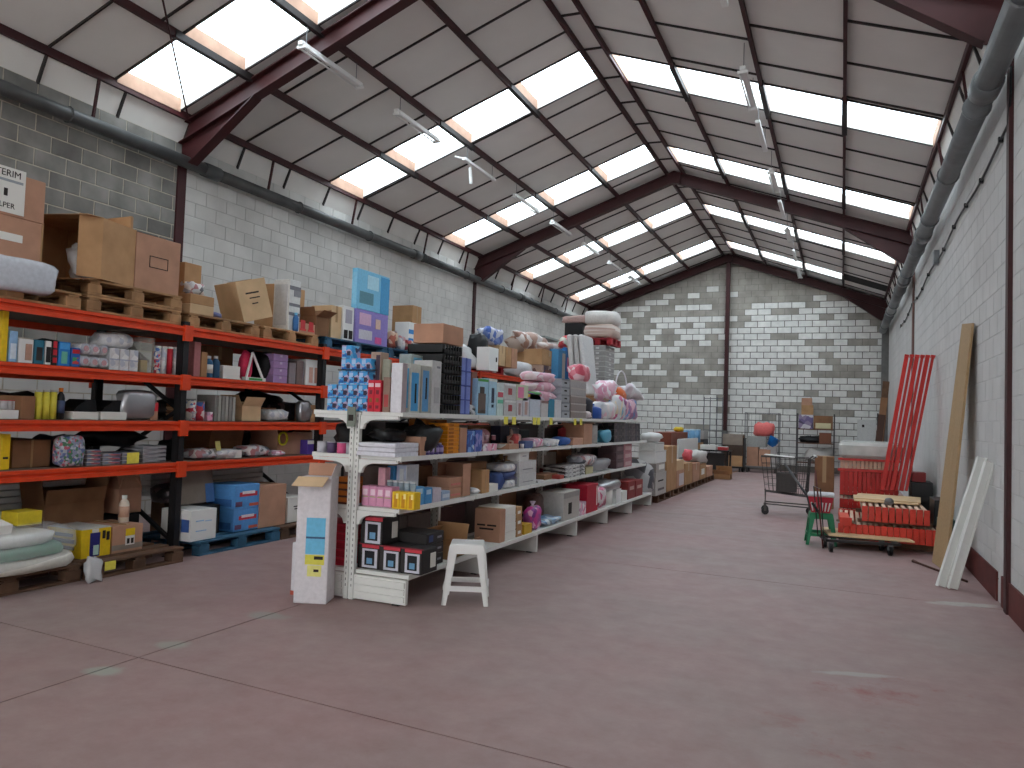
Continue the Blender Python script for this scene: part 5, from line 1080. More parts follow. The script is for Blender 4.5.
gi(522.5, 529, 398, 3, 'doll_box', 'second white doll box next to the rainbow pack', 'box', C('c8c8d0'), [('doll_picture', '+x', .3, .7, .1, .8, C('b89a94'))], d=.2)
gi(529.5, 540, 394, 3, 'white_bin', 'translucent white bin under the rainbow pack', 'bin', C('c4ccd8', .3), d=.25)
gi(516.5, 528, 381, 3, 'pink_flower_box', 'pale green pack with a pink flower on top of the doll boxes', 'pack', C('c8d0b4'), [('flower', '+x', .1, .6, .15, .85, C('e080a8'))], d=.2, dz=.175, h=.17)
gi(528, 541, 387, 3, 'rainbow_pack', 'rainbow striped pack lying on the white bin', 'pack', PAT('rainbow', ['e05a48', 'e8b83a', '58b060', '3a80c8', '8a5ab0'], 6, .4, (1, .2, 8)), d=.2, dz=.195, h=.09)
gi(541, 548, 401, 3, 'white_bin', 'small white bin with a dark rim on the top shelf', 'bin', C('c8c4c4'), [('rim', '+x', 0, 1, .85, 1, C('8a6a64'))], d=.2)
gi(548.5, 554, 399, 3, 'teal_box', 'narrow teal box between the white bins', 'box', C('3a8aa8'), d=.2)
gi(554.5, 561, 400, 3, 'white_bin', 'plain white bin beside the narrow teal box', 'bin', C('d0d0d4'), d=.2)
for k in range(3): gi(536, 558, 394-k*6, 3, 'pink_pack', 'soft pink wrapped pack, %s of the pile above the white bins' % ('lowest', 'middle', 'topmost')[k], 'pack', PAT('softpink', ['e8b8c8', 'f0d8e0', 'e0a0b8', 'f0e8ec'], 9), shape='bag', d=.25, seed=150+k, dz=.19+.11*k, h=.12, e=.5)
for k in range(5): gi(561.5, 569.5, 409.5-k*6.4, 3, 'grey_crate', 'pale grey crate, %s from the bottom of the nearer crate stack' % ('first', 'second', 'third', 'fourth', 'fifth')[k], 'crate', C('a4a8ae', .4), [('rim', '+x', 0, 1, .8, 1, C('8a8e94')), ('grip', '+x', .35, .65, .4, .6, INK)], d=.26, dz=.098*k, h=.096, group='nearer grey crate stack')
for k in range(5): gi(570.5, 586, 410-k*6.6, 3, 'grey_crate', 'brownish grey crate, %s from the bottom of the farther crate stack' % ('first', 'second', 'third', 'fourth', 'fifth')[k], 'crate', (C('8f8480', .5), C('a8a4a4', .5))[k > 2], [('rim', '+x', 0, 1, .8, 1, C('b8b0ac'))], d=.3, dz=.10*k, h=.098, group='farther grey crate stack')
bag('pink_toy', 'pink and coral wrapped toy sitting on the grey crates', 'toy', GF-.15, Yof(578, GF-.15, z), z+.503, .25, .45, .24, PAT('coral', ['e88a98', 'f0c8d0', 'd85a70', 'f0e0e0'], 9), 155)
# far end of the top shelf: mixed bags
mix = [(588, 597, 393, 'black_bottle', 'black and white bottle at the far end of the top shelf', C('2a2830'), 'bottle'), (597, 606, 404, 'blue_bottle', 'deep blue plastic jug at the far end of the top shelf', C('2a4f9c'), 'bottle')]
for a, b_, t_, nme, lb, m_, sh in mix: gi(a, b_, t_, 3, nme, lb, 'bottle', m_, shape=sh, lid=(C('c04a40') if 'black' in nme else C('3a66b8')))
for i, (a, b_, t_, m_, lb) in enumerate(((586, 595, 411, PAT('wp', ['e0d0d4', 'c8a8b0', 'f0e8e8'], 12), 'small white and pink bag before the black bottle'), (604, 618, 402, PAT('wpink', ['e8e0e0', 'e8c0cc', 'd8d8dc'], 9), 'white and pink bag beside the blue jug'), (614, 628, 396, PAT('multi', ['d8d8dc', 'c84a80', '6ab0d0', 'e8d8b8', 'e8e8e8'], 8), 'multicoloured bag at the gondola far end'), (624, 640, 398, PAT('multi2', ['a86a98', 'd8d0d8', '5a8ac0', 'e0b0c0'], 9), 'violet and white bag at the very end of the top shelf'))):
    gi(a, b_, t_, 3, 'goods_bag', lb, 'bag', m_, shape='bag', d=.3, seed=160+i, lump=.2)
bag('orange_toy', 'orange plastic toy on the bags at the gondola far end', 'toy', GF-.15, Yof(616, GF-.15, z), z+.30, .2, .8, .22, C('e0661e', .4), 165)
bag('clear_cover', 'big pale clear bag arching over the goods at the gondola far end', 'bag', GF-.2, Yof(627, GF-.2, z), z+.33, .33, 1.2, .26, PAT('clearcov', ['d0ccd0', 'c4bec6', 'dcd8dc', 'd8c8d0'], 7), 166, lump=.4)
bag('pink_cover', 'pinkish plastic bag above the blue jug', 'bag', GF-.2, Yof(606, GF-.2, z), z+.26, .28, .8, .32, PAT('softpink', ['e8b8c8'], 9), 167, lump=.4)
MBT = MB().tube([(0, .38*math.cos(a), .38*math.sin(a)) for a in [k*PI/16 for k in range(17)]], .012, 6).build('hoop', C('d0ccd0', .3), None, True, (GF-.2, Yof(621, GF-.2, 1.9), 1.93)); tag(MBT, 'thin white hoop standing above the bags at the far end', 'hoop')

# ---- back side of the gondola seen at its near end
zb0 = GZ[0]+.001
for k in range(5): box('red_bin', 'red plastic tray, %s of the pile on the rear base shelf' % ('lowest', 'second', 'third', 'fourth', 'topmost')[k], 'tray', -4.02, -3.67, 5.25, 5.55, zb0+.068*k, zb0+.066+.068*k, C('a81c30'), [('rim', '-y', 0, 1, .75, 1, C('c02a3e'))], group='pile of red trays')
bottle('purple_bottle', 'dark purple bottle on the rear second shelf', 'bottle', -3.90, 5.3, GZ[1]+.001, .045, .22, C('3f3470'), C('5a4f90'))
for k in range(4): box('orange_pack', 'orange and brown pack, %s of the pile on the rear second shelf' % ('lowest', 'second', 'third', 'topmost')[k], 'pack', -3.80, -3.66, 5.24, 5.42, GZ[1]+.001+.055*k, GZ[1]+.054+.055*k, C('c8742a'), [('dark_edge', '-y', 0, 1, 0, .3, C('5a3424'))], group='orange packs')
for i, (x, c, lb) in enumerate(((-3.98, 'c8c8d0', 'small pale jar on the rear third shelf'), (-3.88, '5a4a6a', 'small purple jar on the rear third shelf'), (-3.78, 'd85a8a', 'small pink jar on the rear third shelf'), (-3.69, 'b8b8c0', 'small grey jar on the rear third shelf'))):
    can('jar', lb, 'jar', x, 5.27, GZ[2]+.001, .04, .09, C(c), C('a8a8b0'))
bag('bag', 'black bag behind the small jars on the rear third shelf', 'bag', -3.85, 5.55, GZ[2]+.001, .3, .3, .24, BPLASTIC, 170, lump=.25)
box('grey_meter', 'grey card with a dark screen clipped on the gondola upright', 'card', -3.65, -3.57, 5.135, 5.15, 1.37, 1.53, C('7a8278'), [('dark_screen', '-y', .2, .8, .3, .6, INK)])

# ---- tall white carton standing at the gondola end
o = MB().cbox(-.13, .13, -.11, .11, 0, .97, .006).build('tall_carton', C('d4d0d4'), None, False, (-3.79, 5.0, 0), (0, 0, .36)); tag(o, 'tall scuffed white carton with a blue picture standing at the gondola end', 'carton')
MB().box(-.05, .10, -.1125, -.1095, .38, .66).build('blue_picture', C('6ab8dc'), o); MB().box(-.05, .10, -.1132, -.1125, .50, .515).build('printed_word', C('3a5a80'), o)
MB().box(-.05, .10, -.1125, -.1095, .30, .375).build('yellow_label', C('d8d050'), o); MB().box(-.03, .08, -.1125, -.1095, .21, .295).build('yellow_label', C('dcd880'), o); MB().box(.02, .09, -.114, -.1125, .34, .365).build('printed_word', INK, o); MB().box(.02, .06, -.114, -.1125, .245, .265).build('printed_word', INK, o)
MB().box(-.13, .11, -.17, 0, 0, .004).build('flap', CARD_L, o, False, (0, -.11, .973), (.35, 0, 0)); MB().box(0, .1, -.1, .1, 0, .004).build('flap', C('c4c0c0'), o, False, (.125, 0, .97), (0, -1.25, 0)); MB().box(-.12, .1, 0, .1, 0, .004).build('flap', CARD_P, o, False, (0, .108, .97), (1.35, 0, 0))
o = box('white_box', 'narrow white carton leaning behind the tall scuffed carton', 'carton', -4.07, -3.98, 5.06, 5.22, .001, .42, C('cfcdd2'), [('red_corner', '-y', 0, .4, 0, .08, C('a84838'))])

# ================================================================== WHITE PLASTIC STOOL (and a green one later)
def stool(label, x, y, m, H=.46, rz=0.0):
    t = thing('plastic_stool', label, 'stool', (x, y, 0), (0, 0, rz))
    s = MB(); a = .135
    s.cbox(-a, a, -a, a, H-.03, H, .02); s.quadbox([(-a-.012, -a-.012, H-.075), (a+.012, -a-.012, H-.075), (a+.012, a+.012, H-.075), (-a-.012, a+.012, H-.075), (-a, -a, H-.012), (a, -a, H-.012), (a, a, H-.012), (-a, a, H-.012)])
    s.build('seat', m, t)
    for sx in (-1, 1):
        for sy in (-1, 1):
            tx, ty, bx, by = sx*(a-.01), sy*(a-.01), sx*.185, sy*.185
            l = MB()
            for w_, (ux, uy) in ((.05, (1, 0)), (.05, (0, 1))):
                px, py = (-sx*w_, 0) if ux else (0, -sy*w_)
                t0 = (tx+sx*.02, ty+sy*.02); b0 = (bx, by); th = .012
                ox, oy = (0, -sy*th) if ux else (-sx*th, 0)
                pts = [(b0[0], b0[1], 0), (b0[0]+px*.75, b0[1]+py*.75, 0), (b0[0]+px*.75+ox, b0[1]+py*.75+oy, 0), (b0[0]+ox, b0[1]+oy, 0), (t0[0], t0[1], H-.06), (t0[0]+px*1.3, t0[1]+py*1.3, H-.06), (t0[0]+px*1.3+ox, t0[1]+py*1.3+oy, H-.06), (t0[0]+ox, t0[1]+oy, H-.06)]
                l.quadbox(pts)
            l.cbox(bx-sx*.03-.018, bx-sx*.03+.03, by-sy*.03-.018, by-sy*.03+.03, 0, .012) if False else None
            l.build('leg', m, t)
    f = .44; q = .185+(a+.01-.185)*(.13/(H-.06))
    for sx in (-1, 1):
        MB().box(sx*q-.008, sx*q+.008, -q+.03, q-.03, .11, .15).build('stretcher', m, t); MB().box(-q+.03, q-.03, sx*q-.008, sx*q+.008, .11, .15).build('stretcher', m, t)
    return t
sx, sy = FLOOR(460, 603)
stool('white plastic stool standing before the gondola end', sx+.0, sy+.10, WPLASTIC, .47, .42)

# ================================================================== FAR GOODS ON THE RACK TOP
def ti(px0, px1, pyt, name, label, cat, m, X=-5.75, d=.4, zb=None, parts=(), shape=None, seed=1, h=None, **k):
    z = (RT[3]+.003) if zb is None else zb
    y0, y1 = Yof(px0, X, z), Yof(px1, X, z); h = h or max(.04, Zof(pyt, X, (y0+y1)/2)-z)
    if shape == 'bag': return bag(name, label, cat, X-d/2, (y0+y1)/2, z, d, y1-y0, h, m, seed, **k)
    return box(name, label, cat, X-d, X, y0+.004, y1-.004, z, z+h, m, parts)
z0 = RT[3]+.003
ti(521, 540, 362, 'white_sack', 'white plastic sack slumped at the rack top past the red pallet', 'sack', C('d4d4d8', .5), shape='bag', seed=201, X=-5.95, d=.5)
ti(524, 548, 353, 'carton', 'wide plain carton behind the white plastic sack', 'carton', CARD, X=-6.46, d=.4, parts=[TPF])
zc = Zof(353, -6.46, 15.5)
ti(523, 552, 333, 'film_bundle', 'brown goods wrapped in clear film on the wide plain carton', 'bundle', PAT('brownfilm', ['b08a78', 'c8b4a8', '8a6050', 'd8d0cc'], 5), shape='bag', seed=202, X=-6.4, d=.5, zb=zc+.003)
for k in range(2): ti(541.5, 557, 0, 'carton', ('lower patterned carton beside the blue tall packs', 'upper plain carton beside the blue tall packs')[k], 'carton', (PAT('patcart', ['6a4a44', 'a87a60', '3a3a58', 'b89a88'], 6), CARD)[k], zb=z0+.30*k, h=(.297, .33)[k], parts=[('printed_panel', '+x', .2, .8, .3, .7, C('8a5a50'))] if k == 0 else [TPF])
bag('film_bundle', 'pale film wrapped bundle crowning the plain cartons', 'bundle', -5.95, Yof(549, -5.95, 2.9), z0+.633, .4, 1.0, .2, PAT('palefilm', ['d0c4c0', 'b89a90', 'e0dcd8'], 5), 203, lump=.25)
ti(557.5, 565, 350, 'blue_pack', 'tall blue pack standing on the rack top', 'pack', C('4a90c0'), X=-5.6, d=.2, parts=[('pale_print', '+x', .55, .95, .1, .9, C('b8b0a8'))])
ti(565.5, 574, 348, 'blue_pack', 'tall blue pack with a pink picture on the rack top', 'pack', C('3a80c4'), X=-5.6, d=.2, parts=[('pink_print', '+x', .1, .5, .3, .7, C('d880a0'))])
bag('clown_toy', 'red and yellow wrapped toys on the tall blue packs', 'toy', -5.7, Yof(567, -5.7, 2.9), Zof(348, -5.6, 15.5)+.003, .25, .8, .3, PAT('clown', ['d84a50', 'e8d080', 'e8a0a8', 'd8e0d0'], 7), 204, lump=.25)
zr = z0
box('dark_crate', 'big black crate standing high at the rack end', 'crate', Xof(564, 16.2, 3), Xof(582, 16.2, 3), 16.2, 16.8, Zof(340, -5.6, 16.2), Zof(323, -5.6, 16.2), BPLASTIC, [('rim', '+x', 0, 1, .9, 1, DK)])
box('carton', 'brown carton tower under the big black crate', 'carton', Xof(564, 16.2, 3), Xof(582, 16.2, 3), 16.2, 16.8, .001, Zof(340, -5.6, 16.2)-.003, CARD_D, [('tape', '+x', .4, .6, 0, 1, TAPE)])
bag('rolled_mat', 'pinkish rolled foam mat on the big black crate', 'mat', (Xof(564, 16.2, 3)+Xof(582, 16.2, 3))/2, 16.5, Zof(323, -5.6, 16.2)+.004, .66, .6, .17, C('b89a94'), 205, e=.5)
ti(545, 560, 0, 'grey_board', 'thin grey board lying over the film bundles on the rack top', 'board', C('8a9490'), X=-6.5, d=.4, zb=Zof(331, -6.4, 15.5)+.01, h=.05)
# leaning foam panels
for i in range(3):
    t = MB().cbox(-.05, .05, -.35, .35, 0, 1.2, .03).build('foam_panel', (C('c4c0be'), C('b4b0ae'), C('cac8c8'))[i], None, False, (Xof(580, 14.6, 2.5)+.12*i, 14.6, 1.95), (0, -.12, 0)); tag(t, 'pale grey foam panel leaning by the crate tower, %s of three' % ('first', 'second', 'third')[i], 'panel', 'leaning foam panels')
box('carton', 'tall brown carton carrying the leaning foam panels', 'carton', Xof(580, 14.6, 2.5)-.1, Xof(580, 14.6, 2.5)+.45, 14.2, 15.0, .146, 1.945, CARD_D, [TP])
pallet('dark pallet under the tall brown carton behind the gondola', Xof(580, 14.6, 2.5)+.17, 14.6, 0, WOOD_D, .9, .6)
# crate tower
xa, xb = Xof(589, 15.6, 2.6), Xof(605, 15.6, 2.6)
pallet('dark pallet under the grey crate tower', (xa+xb)/2, 15.95, 0, WOOD_D, .8, .6)
for k in range(2): box('carton', ('lower big carton at the foot of the grey crate tower', 'upper big carton at the foot of the grey crate tower')[k], 'carton', xa, xb, 15.6, 16.3, .147+.89*k, 1.03+.89*k, CARD_D, [TP])
pallet('red pallet in the middle of the grey crate tower', (xa+xb)/2, 15.95, 1.925, WOOD_R, .75, .62)
for k in range(9): box('grey_crate', 'pale grey flat crate, %s from the bottom of the tower' % ('first', 'second', 'third', 'fourth', 'fifth', 'sixth', 'seventh', 'eighth', 'ninth')[k], 'crate', xa, xb, 15.6, 16.3, 2.072+.110*k, 2.178+.110*k, C('a0a09e'), [('rim', '-y', 0, 1, .82, 1, C('c0c0be')), ('rim', '+x', 0, 1, .82, 1, C('c0c0be')), ('grip', '-y', .4, .6, .3, .65, C('d0d0d0')), ('grip', '+x', .4, .6, .3, .65, C('d0d0d0'))], group='crates of the tower')
pallet('red pallet on top of the grey crate tower', (xa+xb)/2, 15.95, 3.066, WOOD_R, .75, .62)
for k in range(2): bag('mattress_bundle', ('lower striped foam mattress on the grey crate tower', 'upper pale foam mattress on the grey crate tower')[k], 'mattress', (xa+xb)/2, 15.95, 3.213+.29*k, .68, .8, .31, (PAT('mattress', ['c8b0a4', 'd8ccc4', 'b89a90'], 3, .7, (.2, .2, 6)), C('d4d0cc'))[k], 210+k, e=.4, lump=.05)

# rear side cartons on the gondola
lvl = ('base', 'second', 'third'); mod = ('first', 'second', 'third', 'fourth', 'fifth', 'sixth')
gr = random.Random(3)
for i in range(6):
    for k in range(3):
        y0, y1 = GY[i]+(.45 if i == 0 else .04), GY[i+1]-.04
        n = 2
        for j in range(n):
            a = y0+(y1-y0)*j/n+.01; b_ = y0+(y1-y0)*(j+1)/n-.01
            hgt = (.40, .33, .27)[k]*gr.uniform(.78, 1.0)
            box('carton', '%s carton on the rear %s shelf, %s gondola bay from the stool' % (('first', 'second')[j], lvl[k], mod[i]), 'carton', -4.03, -3.62, a, b_, GZ[k]+.002, GZ[k]+hgt, gr.choice([CARD_D, CARD_G, CARD_P, C('4a4444'), C('6a5c58'), C('5a3f40')]), [('tape', 'top', 0, 1, .45, .55, TAPE)], group='cartons on the rear gondola shelves')

# ================================================================== PALLETS OF CARTONS BEYOND THE GONDOLA
XF = -3.05
def fi(px0, px1, pyt, name, label, cat, m, zb=.147, d=.5, X=XF, parts=(), shape=None, seed=1, h=None, **k):
    y0, y1 = Yof(px0, X, zb), Yof(px1, X, zb); h = h or max(.04, Zof(pyt, X, (y0+y1)/2)-zb)
    if shape == 'bag': return bag(name, label, cat, X-d/2, (y0+y1)/2, zb, d, y1-y0, h, m, seed, **k)
    box(name, label, cat, X-d, X, y0+.004, y1-.004, zb, zb+h, m, parts); return zb+h
for i, yc in enumerate((14.35, 15.7, 17.1, 18.5, 19.9)):
    pallet('dark pallet, %s beyond the gondola end' % ('first', 'second', 'third', 'fourth', 'fifth')[i], XF-.42, yc+.25, 0, WOOD_D, 1.2, .8)
fi(651.5, 655.3, 462, 'grey_bundle', 'crumpled grey and white wrapped bundle just past the gondola', 'bundle', PAT('crump', ['b8b8ba', '8a8a90', 'd8d8d8', '5a5a60'], 6), shape='bag', seed=221, d=.6)
t1 = fi(655.5, 666, 472, 'white_carton', 'white and grey carton under the white tubs', 'carton', C('b8b4b0'), d=.3, parts=[('dark_print', '+x', .2, .8, .2, .3, C('5a5456')), ('printed_line', '+x', .2, .7, .6, .66, INK)])
t2 = fi(656, 665, 0, 'grey_carton', 'pale carton in the middle of the white pile', 'carton', C('a8a29c'), zb=t1+.003, h=.17, d=.3, parts=[('paper_label', '+x', .3, .9, .3, .8, PAPER)])
t3 = fi(655, 666, 0, 'white_box', 'wide white lidded box on the pale carton', 'box', WPLASTIC, zb=t2+.003, h=.22, d=.3, parts=[('lid_edge', '+x', 0, 1, .9, 1, C('c8c8c8'))])
t4 = fi(655, 664, 0, 'white_box', 'smaller white box on the wide lidded box', 'box', C('d0d0cc'), zb=t3+.003, h=.15, d=.3, parts=[('dark_line', '+x', 0, 1, .85, .92, C('8a8a88'))])
fi(655, 664, 0, 'white_sack', 'rounded white sack crowning the white pile', 'sack', WPLASTIC, zb=t4+.003, h=.17, shape='bag', seed=223, d=.3)
t1 = fi(666.5, 676, 446, 'tall_carton', 'tall brown carton next to the white pile', 'carton', CARD, parts=[TPF])
t1 = fi(676.5, 684, 470, 'carton', 'brown carton with a white sheet before the leaning white board', 'carton', CARD_P, parts=[('white_sheet', '+x', .3, .95, .1, .8, C('c8c0c4'))])
t1 = fi(676.5, 684, 0, 'carton', 'upper pale carton on the brown carton with the white sheet', 'carton', CARD_L, zb=t1+.003, h=.2, parts=[TP])
t1 = fi(684.5, 692, 463, 'carton', 'brown carton with a pink toy on top', 'carton', CARD, parts=[TPF])
bag('pink_toy', 'coral pink plush toy sitting on a far carton', 'toy', XF-.2, Yof(687.5, XF-.2, .7), t1+.003, .2, .35, .26, C('d8606a'), 224)
box('white_board', 'white foam board leaning behind the far cartons', 'board', -3.75, -3.70, Yof(679, -3.7, .9), Yof(698, -3.7, .9), .15, 1.06, C('d4d4d2'), [('dark_line', '+x', 0, 1, .45, .5, C('4a4a58'))])
t1 = fi(692.5, 699.5, 463, 'carton', 'plain carton in the far row before the white bags', 'carton', CARD_P, parts=[TPF])
t1 = fi(700, 706, 464, 'carton', 'open topped looking carton in the far row holding scraps', 'carton', CARD, parts=[('paper_label', '+x', .2, .7, .3, .7, PAPER)])
fi(698, 709, 0, 'white_bag', 'clear white bag of scraps on the far cartons', 'bag', C('c8c4c0', .35), zb=t1+.003, h=.30, shape='bag', seed=225, d=.35, lump=.3)
t1 = fi(706.5, 712.5, 466, 'carton', 'small brown carton closing the far row', 'carton', CARD_P, parts=[TPF])
open_carton('carton', 'low open carton lying alone on the floor past the far row', XF+.12, 21.35, 0, .42, .5, .14, CARD, (60, 150, 150, 60))
# second row behind
XB2 = -4.1
ya_, yb_, yc_, yd_ = [min(Yof(v, XB2, 1.0), q_) for v, q_ in ((671, 22), (688, 24), (704, 25.3), (716, 26.3))]
pallet('dark pallet under the rust red box at the back row', XB2-.35, (ya_+yb_)/2, 0, WOOD_D, 1.2, .8)
box('carton', 'big brown carton carrying the rust red box in the back row', 'carton', XB2-.7, XB2, ya_, yb_-.05, .147, .85, CARD_D)
box('red_brown_box', 'rust red box in the back row beyond the gondola', 'box', XB2-.6, XB2, ya_+.02, yb_-.07, .853, 1.2, C('7a4030'), [('lid', 'top', 0, 1, 0, 1, C('8a5040'))])
bag('yellow_toy', 'yellow toy on the rust red box', 'toy', XB2-.2, yb_-.4, 1.205, .25, .5, .14, C('d8b830'), 226)
pallet('dark pallet under the blue drum pack', XB2-.35, (yb_+yc_)/2, 0, WOOD_D, 1.2, .8)
box('carton', 'big brown carton carrying the blue drum pack', 'carton', XB2-.7, XB2, yb_, yc_-.05, .147, .85, CARD)
for i in range(3): can('blue_drum', 'pale blue water drum, %s of three in the back row' % ('first', 'second', 'third')[i], 'drum', XB2-.2, yb_+(yc_-yb_)*(i+.5)/3, .853, .17, .42, C('6a9ac0', .3), C('b8ccd8'), 'pale blue water drums')
pallet('dark pallet under the grey flat packs', XB2-.35, (yc_+yd_)/2, 0, WOOD_D, 1.2, .8)
for k in range(4): box('grey_flat_pack', 'grey flat pack, %s of the back row pile' % ('lowest', 'second', 'third', 'topmost')[k], 'pack', XB2-.7, XB2, yc_, yd_-.1, .147+.27*k, .41+.27*k, (C('8a8684'), C('a8a4a2'), C('4a484a'), C('b0acaa'))[k], group='grey flat packs')
# black table with white things
t = thing('black_table', 'small black table with a clutter of boxes near the gable post', 'table', (-3.45, 23.4, 0))
MB().cbox(-.45, .45, -.35, .35, .66, .70).build('table_top', BPLASTIC, t)
for a in (-.4, .4):
    for b_ in (-.3, .3): MB().box(a-.025, a+.025, b_-.025, b_+.025, 0, .66).build('leg', BPLASTIC, t)
box('white_carton', 'white flat carton lying on the small black table', 'carton', -3.85, -3.4, 23.15, 23.6, .703, .84, PAPER)
box('red_tool_box', 'red and white tool box on the small black table', 'box', -3.34, -3.08, 23.15, 23.5, .703, .80, C('b84040'), [('white_lid', 'top', 0, 1, 0, 1, PAPER)])
box('black_box', 'black storage box under the small black table', 'box', -3.78, -3.15, 23.15, 23.65, .001, .6, DK, [('lid', 'top', 0, 1, 0, 1, BPLASTIC)])
# grey pole frame by the gable post
t = thing('pole_frame', 'tall thin grey metal frame standing before the white blocks', 'frame', (Xof(713, 26.0, 1.5), 26.0, 0))
for a in (-.30, -.10, .12, .30): MB().tube([(a, 0, 0), (a, 0, 2.35)], .013, 8).build('pole', GALV, t)
for zz in (.4, 1.25, 2.3): MB().tube([(-.30, 0, zz), (.30, 0, zz)], .012, 8).build('rail', GALV, t)

# ================================================================== ROLL CAGES AND SHELF UNIT AT THE BACK WALL
def cage(label, x0, x1, y, zt, yd=.7):
    t = thing('roll_cage', label, 'roll cage', ((x0+x1)/2, y, 0)); w = (x1-x0)/2
    MB().box(-w, w, -yd/2, yd/2, .15, .19).build('base', GALV, t)
    for sx in (-1, 1):
        for sy in (-1, 1):
            w_ = MB().tube([(sx*(w-.08)-.02, sy*(yd/2-.08), .06), (sx*(w-.08)+.02, sy*(yd/2-.08), .06)], .06, 12); w_.box(sx*(w-.08)-.015, sx*(w-.08)+.015, sy*(yd/2-.08)-.02, sy*(yd/2-.08)+.02, .08, .155); w_.build('castor', BPLASTIC, t)
    for sx in (-1, 1):
        p = MB()
        for sy in (-1, 1): p.tube([(sx*w, sy*yd/2, .19), (sx*w, sy*yd/2, zt)], .012, 6)
        p.tube([(sx*w, -yd/2, zt), (sx*w, yd/2, zt)], .012, 6)
        for k in (2, 4): p.tube([(sx*w, -yd/2+yd*k/6, .19), (sx*w, -yd/2+yd*k/6, zt)], .004, 4)
        for zz in (.6, 1.1): p.tube([(sx*w, -yd/2, zz), (sx*w, yd/2, zz)], .005, 4)
        p.build('side_grid', GALV, t)
    p = MB()
    p.tube([(-w, yd/2, zt), (w, yd/2, zt)], .012, 6)
    for k in range(1, 8): p.tube([(-w+2*w*k/8, yd/2, .19), (-w+2*w*k/8, yd/2, zt)], .004, 4)
    for zz in (.6, 1.1): p.tube([(-w, yd/2, zz), (w, yd/2, zz)], .005, 4)
    p.build('back_grid', GALV, t)
    return t
YC = 25.3
ca, cb = Xof(746, YC, 1.0), Xof(779, YC, 1.0)
cage('wire roll cage with coral bags and a blue bucket at the back wall', ca, cb, YC, 1.85)
w3 = (cb-ca)
for k in range(2): box('carton', ('brown carton standing in the wire roll cage', 'second brown carton in the wire roll cage')[k], 'carton', ca+.06+k*.36, ca+.40+k*.36, YC-.25, YC+.2, .195, .78-.06*k, CARD_P, [TP])
box('grey_board_stack', 'pale grey box on the cartons of the wire roll cage', 'box', ca+.06, ca+.62, YC-.25, YC+.2, .785, 1.12, C('9a9c98'), [('lid', 'top', 0, 1, 0, 1, C('b0b0ac'))])
bag('coral_bag', 'coral red plastic bags heaped in the wire roll cage', 'bag', (ca+cb)/2+.05, YC-.02, 1.125, .62, .4, .42, C('e0706c'), 230, lump=.25)
o = MB().lathe([(.12, 0), (.17, .28), (.175, .29), (.16, .28), (.11, .02)], 16).build('bucket', C('1f6fb8', .4), None, True, (cb-.24, YC-.12, .84), (0, .5, 0)); tag(o, 'blue bucket tilted inside the wire roll cage', 'bucket')
box('grey_pack', 'grey white pack below the blue bucket in the cage', 'pack', cb-.34, cb-.06, YC-.2, YC+.15, .195, .83, C('b0acaa'))
# dark cartons on a low trolley
a, b_ = Xof(724, 25.0, .6), Xof(745, 25.0, .6)
t = thing('low_trolley', 'low black trolley under the folded cartons at the gable post', 'trolley', ((a+b_)/2, 25.0, 0))
MB().cbox(-(b_-a)/2, (b_-a)/2, -.4, .4, .12, .17).build('deck', BPLASTIC, t)
for sx in (-1, 1):
    for sy in (-1, 1): MB().tube([(sx*.2-.02, sy*.3, .06), (sx*.2+.02, sy*.3, .06)], .06, 12).build('castor', BPLASTIC, t)
for k in range(3): box('folded_carton', 'bundle of folded cartons, %s of the pile by the gable post' % ('lowest', 'middle', 'topmost')[k], 'carton', a, b_-.04, 24.65, 25.35, .172+.33*k, .50+.33*k, (CARD, C('4a3a30'), CARD_G)[k], [('brown_side', '+x', .1, .9, .1, .9, CARD_D)], group='folded carton bundles')
box('black_crate', 'black crate beside the folded cartons at the back wall', 'crate', b_-.02, ca-.06, 24.8, 25.4, .001, 1.05, BPLASTIC, [('slot', '-y', .2, .8, .4, .7, DK)])
# shelf unit
YS = 25.6
a, b_ = Xof(797, YS, 1.0), Xof(834, YS, 1.0)
t = thing('metal_shelf', 'grey metal shelf unit with cartons at the back wall', 'shelf', ((a+b_)/2, YS, 0)); w = (b_-a)/2
for sx in (-1, 1):
    for sy in (-1, 1): MB().box(sx*w-.02, sx*w+.02, sy*.25-.02, sy*.25+.02, 0, 1.88).build('post', mat('dark_grey_post', '4c4a4a', .5), t)
for zz in (.35, .95, 1.38): MB().box(-w, w, -.25, .25, zz, zz+.03).build('shelf_board', mat('brown_shelf_board', '6a4a3c', .7), t)
box('carton', 'open looking brown carton on the metal shelf unit', 'carton', a+.48, b_-.04, YS-.2, YS+.18, 1.412, 1.82, CARD_D, [('yellow_white_pack', '-y', .1, .9, .05, .45, C('d0c8a0'))])
box('printed_box', 'violet and white printed box on the metal shelf unit', 'box', a+.05, a+.46, YS-.2, YS+.18, 1.412, 1.84, PAT('violetprint', ['6a5a88', 'c8c4cc', '8a7a98', '4a4060'], 8))
for k in range(2): box('carton', ('lower brown carton on top of the metal shelf unit', 'upper small carton on top of the metal shelf unit')[k], 'carton', a+.12, a+.46-.04*k, YS-.18, YS+.15, 1.845+.3*k, 2.14+.22*k, (CARD, CARD_P)[k], [TPF])
box('carton', 'rust brown carton on the low board of the metal shelf unit', 'carton', b_-.42, b_-.08, YS-.2, YS+.15, .982, 1.3, C('7a4a34'))
bag('black_bag', 'black bin bags piled on the metal shelf unit', 'bag', a+.42, YS-.02, .983, .7, .42, .2, BPLASTIC, 231, lump=.3)
bag('white_bag', 'white scraps on the bottom board of the metal shelf unit', 'bag', (a+b_)/2+.1, YS, .383, .8, .4, .4, C('c0bcb8'), 232, lump=.3)
